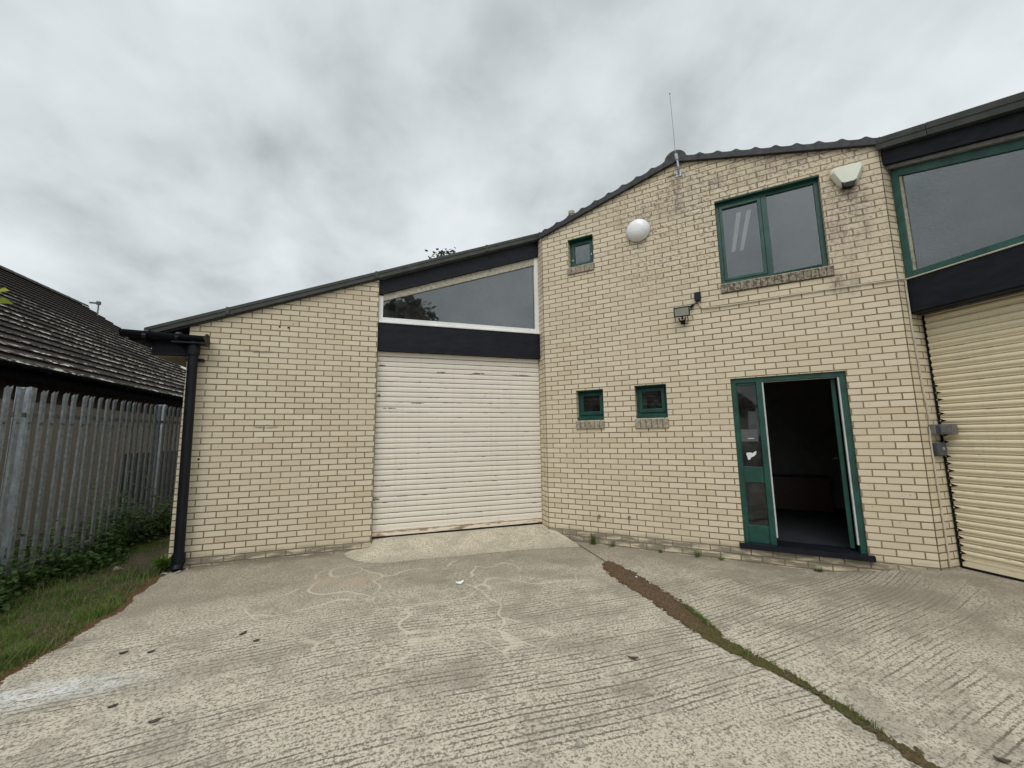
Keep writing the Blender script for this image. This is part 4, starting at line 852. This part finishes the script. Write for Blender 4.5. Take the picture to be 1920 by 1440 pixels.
# weeds one can count
def weed(x, y, n, h, label, kind='grass', name='grass_tuft', group=None, z=None):
    mb = MB(); z = gz(x)-.004 if z is None else z
    for k in range(n):
        if kind == 'grass': blade(mb, x+random.gauss(0, .022), y+random.gauss(0, .015), z, h*random.uniform(.4, 1), .0022, random.uniform(.1, .7), random.uniform(0, 6.28), M_GRASS if random.random() < .85 else M_DRYGRASS)
        else: leaf(mb, (x+random.gauss(0, .012), y+random.gauss(0, .012), z+random.random()*h*.3), h*random.uniform(.35, .7), h*random.uniform(.08, .16), random.random()*6.28, random.uniform(.1, 1.1), random.uniform(-1, 1), M_GRASS)
    if label.startswith('tall'):
        for s in (-.02, .03): mb.tube([W(x+s, y, z), W(x+s*1.5, y, z+h*.9), W(x+s*2.2+.03, y-.01, z+h*1.35), W(x+s*2+.08, y-.02, z+h*1.3)], .0018, 4, M_DRYGRASS)
    return tag(mb.build(name, None), label, 'weed', group)
wp = lambda u, o: (P1+D1*u+N1*o)
q = wp(.70, -.03); weed(q.x, q.y, 70, .20, 'tall green grass tuft at the foot of the gable near the white shutter')
q = wp(.97, -.04); weed(q.x, q.y, 34, .11, 'short sparse tuft right of the tall grass by the gable')
q = wp(2.06, -.04); weed(q.x, q.y, 50, .12, 'thin dry looking tuft by the gable left of the doorway')
q = wp(1.62, -.04); weed(q.x, q.y, 26, .06, 'tiny flat weed by the gable between two grass tufts', 'leaf', 'wall_weed')
q = wp(2.33, -.04); weed(q.x, q.y, 44, .05, 'tiny flat weed by the gable just left of the door sill', 'leaf', 'wall_weed')
q = wp(3.30, -.035); weed(q.x, q.y, 40, .07, 'small weed growing below the black door sill', 'leaf', 'wall_weed')
weed(-.02, -.02, 70, .26, 'leafy green weed beside the foot of the black downpipe', 'leaf', 'dock_plant', z=-.11)

# litter
def chip(name, x, y, L, wd, az, mat, label, cat, group=None, curl=.3):
    mb = MB(); d = W(math.cos(az), math.sin(az), 0); s = W(-math.sin(az), math.cos(az), 0); z = gz(x)+.006; n = 6; top = []; bot = []
    for k in range(n+1):
        f = k/n; wv = wd*math.sin(math.pi*(.08+.84*f))*(1+.25*math.sin(k*2.3)); c0 = W(x, y, z+curl*L*.3*(2*f-1)**2)+d*L*(f-.5); top.append(c0+s*wv+W(0, 0, curl*wd*.6)); bot.append(c0-s*wv)
    for k in range(n): mb.face([bot[k], bot[k+1], top[k+1], top[k]]); mb.face([top[k]-W(0, 0, .003), top[k+1]-W(0, 0, .003), bot[k+1]-W(0, 0, .003), bot[k]-W(0, 0, .003)])
    return tag(mb.build(name, mat), label, cat, group)
GL = 'dead leaves on the concrete'
for x, y, L, az, lb in ((.64, -2.16, .06, .4, 'dark dead leaf on the concrete nearest the grass edge'), (.82, -2.21, .055, .6, 'dark dead leaf just right of the leaf nearest the grass'), (1.36, -2.13, .07, .9, 'dark curled dead leaf in the middle left of the yard'),
    (1.49, -2.29, .05, .3, 'small dark leaf just nearer than the curled leaf'), (.93, -2.86, .05, .5, 'dark dead leaf left of centre close to the white powder patch'), (1.22, -3.09, .06, .3, 'dark dead leaf nearest the camera on the left'),
    (4.03, -3.37, .085, -.5, 'brown dead leaf on the concrete left of the mossy joint'), (5.15, -4.67, .07, -.8, 'black dead leaf on the slab right of the mossy joint')):
    chip('dead_leaf', x, y, L*.85, .012, az, M_LEAFDRY if 'brown' not in lb else M_WOODRED, lb, 'dead leaf', GL)
def stone(name, x, y, r, mat, label, cat='stone', group=None):
    mb = MB(); lump(mb, (x, y, gz(x)), r, sq=.7); return tag(mb.build(name, mat), label, cat, group)
stone('pebble', 3.31, -3.95, .022, M_STONE, 'grey brown pebble in the near middle of the yard'); stone('pebble', 2.30, -2.55, .020, M_STONE, 'small pebble in the centre of the trowel marked concrete')
chip('paper_scrap', 3.16, -1.60, .085, .022, .1, M_PAPER, 'crumpled white scrap of paper in front of the white shutter ramp', 'litter', curl=.6)
stone('white_stone', 5.03, -2.02, .022, M_PAPER, 'small white stone lying on the brown moss strip'); chip('paper_scrap', 7.62, -3.50, .05, .014, -.4, M_PAPER, 'white paper scrap by the foot of the yellowish shutter', 'litter')
for x, y, lb in ((-.62, .30, 'pale stone in the grass by the brambles'),):
    mb = MB(); lump(mb, (x, y, -.12), .05, sq=.7); tag(mb.build('pale_stone', M_STONE), lb, 'stone')
# ================================================================== FENCE
fe = thing('palisade_fence', (-1.2, .5, -.12), 'grey galvanised palisade fence with notched pale tops beside the grass', 'fence')
FX = -1.2; TOPZ = lambda y: 2.0+.012*(y+.3)
def pale_mesh():
    mb = MB(); w_ = .034; pr = [(-w_, .0), (-w_*.72, .014), (-w_*.30, .002), (0, .011), (w_*.30, .002), (w_*.72, .014), (w_, .0)]
    tops = [1.995, 2.022, 2.004, 2.012, 2.004, 2.028, 1.998]; outw = [0, .006, .003, .004, .003, .010, 0]
    for i in range(6):
        (y0, x0), (y1, x1) = pr[i], pr[i+1]
        for dx_ in (0, -.0025):
            A = [W(x0+dx_, y0, 0), W(x1+dx_, y1, 0), W(x1+dx_, y1, 1.93), W(x0+dx_, y0, 1.93)]; T_ = [A[3], A[2], W(x1+dx_+outw[i+1], y1, tops[i+1]), W(x0+dx_+outw[i], y0, tops[i])]
            for q in (A, T_): mb.face(q if dx_ == 0 else q[::-1])
    for z in (.115, 1.655): mb.box(.008, .022, -.009, .009, z-.009, z+.009)
    return mb
pm = pale_mesh(); first = None; k = 0
for i in range(-14, 34):
    y = -.33+i*.1537
    if i % 18 == 0: y += 0
    if first is None: first = pm.build('pale', M_STEEL, fe); o = first
    else: o = first.copy(); col.objects.link(o); o.parent = fe
    o.location = Vector((FX+.012+random.uniform(-.004, .004), y, TOPZ(y)-2.055))-Vector(fe.location); o.rotation_euler = (random.uniform(-.006, .006), random.uniform(-.004, .004), random.uniform(-.06, .06))
for y in (-3.15, -.25, 2.56, 5.33):
    mb = MB(); X0 = FX-.055; T = TOPZ(y)-.01
    mb.box(X0-.0, X0+.006+.0, y-.052, y+.052, -.3, T); mb.box(X0-.1, X0-.094, y-.052, y+.052, -.3, T); mb.box(X0-.094, X0, y-.004, y+.004, -.3, T)
    mb.box(X0+.006, X0+.03, y-.058, y-.050, -.3, T+.0); po = mb.build('post', M_STEEL2, fe)
for z in (.06, 1.66):
    mb = MB(); mb.prism([W(FX-.006, -6, z+TOPZ(-6)-2), W(FX-.006, 6.8, z+TOPZ(6.8)-2), W(FX-.006, 6.8, z+.05+TOPZ(6.8)-2), W(FX-.006, -6, z+.05+TOPZ(-6)-2)], (-.005, 0, 0)); mb.prism([W(FX-.011, -6, z+.045+TOPZ(-6)-2), W(FX-.011, 6.8, z+.045+TOPZ(6.8)-2), W(FX-.011, 6.8, z+.05+TOPZ(6.8)-2), W(FX-.011, -6, z+.05+TOPZ(-6)-2)], (-.04, 0, 0)); mb.build('rail', M_STEEL, fe)

# ================================================================== NEIGHBOUR
nb = thing('bungalow', (-8, 3, -.15), 'low building with a dark lichen spotted tiled roof behind the fence', 'building')
EXN, EZN, RX, RZ = -2.62, 2.50, -8.08, 6.33; GY = 12.45; Y0 = -12
mb = MB(); mb.box(-13.2, -2.95, Y0+.2, GY-.25, -.3, 2.05); mb.build('wall', M_GLASSCREAM, nb)
mb = MB(); mb.box(-13.22, -2.93, Y0+.2, GY-.24, 2.051, 2.42); mb.build('upper_wall', M_DARKBRICK, nb)
mb = MB(); mb.box(-2.949, -2.90, 4.95, 7.6, -.2, 1.13); mb.build('dark_panel', M_BLACK, nb)  # flat black panel standing for a dark opening low in the wall
mb = MB(); slope_len = math.hypot(RX-EXN, RZ-EZN); nr = int(slope_len/.30)+1; ex, ez = (RX-EXN)/slope_len, (RZ-EZN)/slope_len; nxv, nzv = -ez, ex
nzv_ = abs(ex); nx_ = abs(ez)
cols_ = np.arange(Y0, GY+.001, .15/2)
for k in range(nr):
    a0, a1 = k*.30, min((k+1)*.30+.0, slope_len)
    for jj in range(len(cols_)-1):
        y0, y1 = cols_[jj], cols_[jj+1]; d0 = .007 if jj % 2 == 0 else .0; d1 = .007 if jj % 2 == 1 else .0
        def P(a_, y, lift): return W(EXN+ex*a_+nx_*lift, y, EZN+ez*a_+nzv_*lift)
        mb.face([P(a0, y0, .040+d0), P(a0, y1, .040+d1), P(a1, y1, .004+d1), P(a1, y0, .004+d0)], [(y0, a0), (y1, a0), (y1, a1), (y0, a1)])
        mb.face([P(a0, y0, -.004), P(a0, y1, -.004), P(a0, y1, .040+d1), P(a0, y0, .040+d0)], [(y0, a0+.29), (y1, a0+.29), (y1, a0+.29), (y0, a0+.29)])
mb.face([W(RX, Y0, RZ), W(RX, GY, RZ), W(-13.6, GY, 2.45), W(-13.6, Y0, 2.45)], [(0, 9)]*4)
mb.face([W(RX, GY, RZ), W(EXN, GY, EZN), W(-13.6, GY, 2.45)], [(0, 9)]*3)
mb.face([W(EXN, Y0, EZN-.02), W(EXN, GY, EZN-.02), W(RX, GY, RZ-.02), W(RX, Y0, RZ-.02)], [(0, 9)]*4)
rf = mb.build('roof', M_TILES, nb)
mb = MB()
for k in range(int((GY-Y0)/.45)):
    y = Y0+k*.45; n = 8; arc = [(RX+.13*math.cos(a_), RZ-.02+.12*math.sin(a_)) for a_ in np.linspace(0, math.pi, n)]
    for (x0, z0_), (x1, z1_) in zip(arc[:-1], arc[1:]): mb.face([W(x0, y, z0_), W(x0, y+.46, z0_+.006), W(x1, y+.46, z1_+.006), W(x1, y, z1_)])
mb.build('ridge', M_TILE_ROOF, rf)
mb = MB(); half_gutter(mb, (EXN+.05, Y0, EZN-.0), (EXN+.05, GY-.1, EZN-.0), .062)
for y in range(-10, 12, 2): mb.box(EXN-.02, EXN+.115, y-.02, y+.02, EZN-.072, EZN+.004)
mb.build('gutter', M_MATTE, nb); 
mb = MB(); mb.box(-2.93, EXN-.02, Y0+.1, GY-.1, 2.421, 2.44); mb.box(EXN-.03, EXN-.015, Y0+.1, GY-.1, 2.30, 2.47); mb.build('soffit', M_MATTE, nb)
ta = thing('roof_aerial', (-7.9, 12.3, 6.2), 'small aerial on a short mast above the tiled roof ridge', 'aerial')
ap = W(-7.52, 12.0, 6.447)
mb = MB(); mb.tube([W(ap.x, ap.y, 5.7), ap+W(0, 0, .03)], .022, 6); mb.build('mast', M_GREY, ta)
mb = MB(); mb.tube([ap+W(-.22, 0, -.03), ap+W(.03, 0, -.01)], .018, 6); mb.box(ap.x-.06, ap.x+.05, ap.y-.04, ap.y+.04, ap.z-.09, ap.z+.03); mb.box(ap.x-.26, ap.x-.10, ap.y-.03, ap.y+.03, ap.z-.055, ap.z-.01); mb.build('head', M_DKGREY, ta)

# ================================================================== TREES
def tree(x, y, h, cr, n, ls, label, seed, ctr=.62):
    r = random.Random(seed); tr = thing('tree', (x, y, -.2), label, 'tree')
    mb = MB(); mb.tube([W(x, y, -.2), W(x+.1, y, h*.3), W(x, y+.1, h*.6)], [h*.022, h*.016, h*.008], 8)
    tips = []
    for k in range(34):
        a_, e = r.random()*6.28, r.uniform(-.35, 1.2); d = W(math.cos(a_)*math.cos(e), math.sin(a_)*math.cos(e), math.sin(e)); L = r.uniform(.55, 1.0)
        end = W(x, y, h*ctr)+W(d.x*cr*L, d.y*cr*L, d.z*(h*(1-ctr))*L); st_ = W(x, y, h*r.uniform(.28, .58)); mid = st_*.5+end*.5+W(0, 0, -.06*h*r.random()); mb.tube([st_, mid, end], [h*.007, h*.004, h*.0015], 5); tips.append((end, cr*r.uniform(.16, .34)))
    mb.build('trunk', M_BARK, tr); mb = MB(); g = r.gauss
    for k in range(n):
        c0, rr = tips[k % len(tips)]; p = c0+W(g(0, rr*.6), g(0, rr*.6), g(0, rr*.5)); L = ls*r.uniform(.6, 1.3); az = r.random()*6.28; el = r.uniform(-.8, .8)
        d = W(math.cos(az)*math.cos(el), math.sin(az)*math.cos(el), math.sin(el)); s = W(-math.sin(az), math.cos(az), r.uniform(-.5, .5)).normalized()*L*.34
        mb.face([p, p+d*L*.5-s, p+d*L, p+d*L*.5+s])
    mb.build('crown', M_TREE, tr); return tr
tree(6.9, 18.6, 13.5, 2.0, 12000, .30, 'leafy tree whose top just shows above the left roof', 3, .72)
tree(4.6, -45, 18.6, 4.2, 12000, .8, 'tall dark tree reflected in the left of the white framed window', 5, .6)
tree(-3.5, -47, 17.5, 5.0, 9000, .8, 'broad dark tree standing across the yard behind the viewer', 6, .58)
# leaves at the left edge, close to the camera
br_ = thing('leafy_branch', (.9, -4.3, -.1), 'bright yellow green leaves poking in at the left edge', 'branch')
mb = MB(); tipb = W(1.150, -4.20, 1.872)
mb.tube([W(.75, -4.25, -.15), W(.80, -4.27, 1.0), W(.92, -4.24, 1.6), tipb-W(.03, 0, .012)], [.014, .010, .005, .002], 6); mb.build('stem', M_BARK, br_)
mb = MB()
for dx_, dz_, az, el, L in ((-.055, .010, -.25, .12, .062), (-.060, -.016, .1, -.05, .064), (-.09, .01, .8, .3, .06), (-.10, -.02, -1.2, .1, .06)): leaf(mb, tipb+W(dx_, 0, dz_), L, .020, az, el, 1.6)
for k in range(26):
    f = random.random(); p = W(.80, -4.27, 1.0).lerp(W(1.02, -4.22, 1.78), f); leaf(mb, p+W(random.gauss(-.02, .03), random.gauss(0, .05), 0), .06, .014, random.uniform(1.8, 4.6), random.uniform(-.4, .5), random.uniform(-1, 1))
mb.build('leaves', M_TWIG, br_)
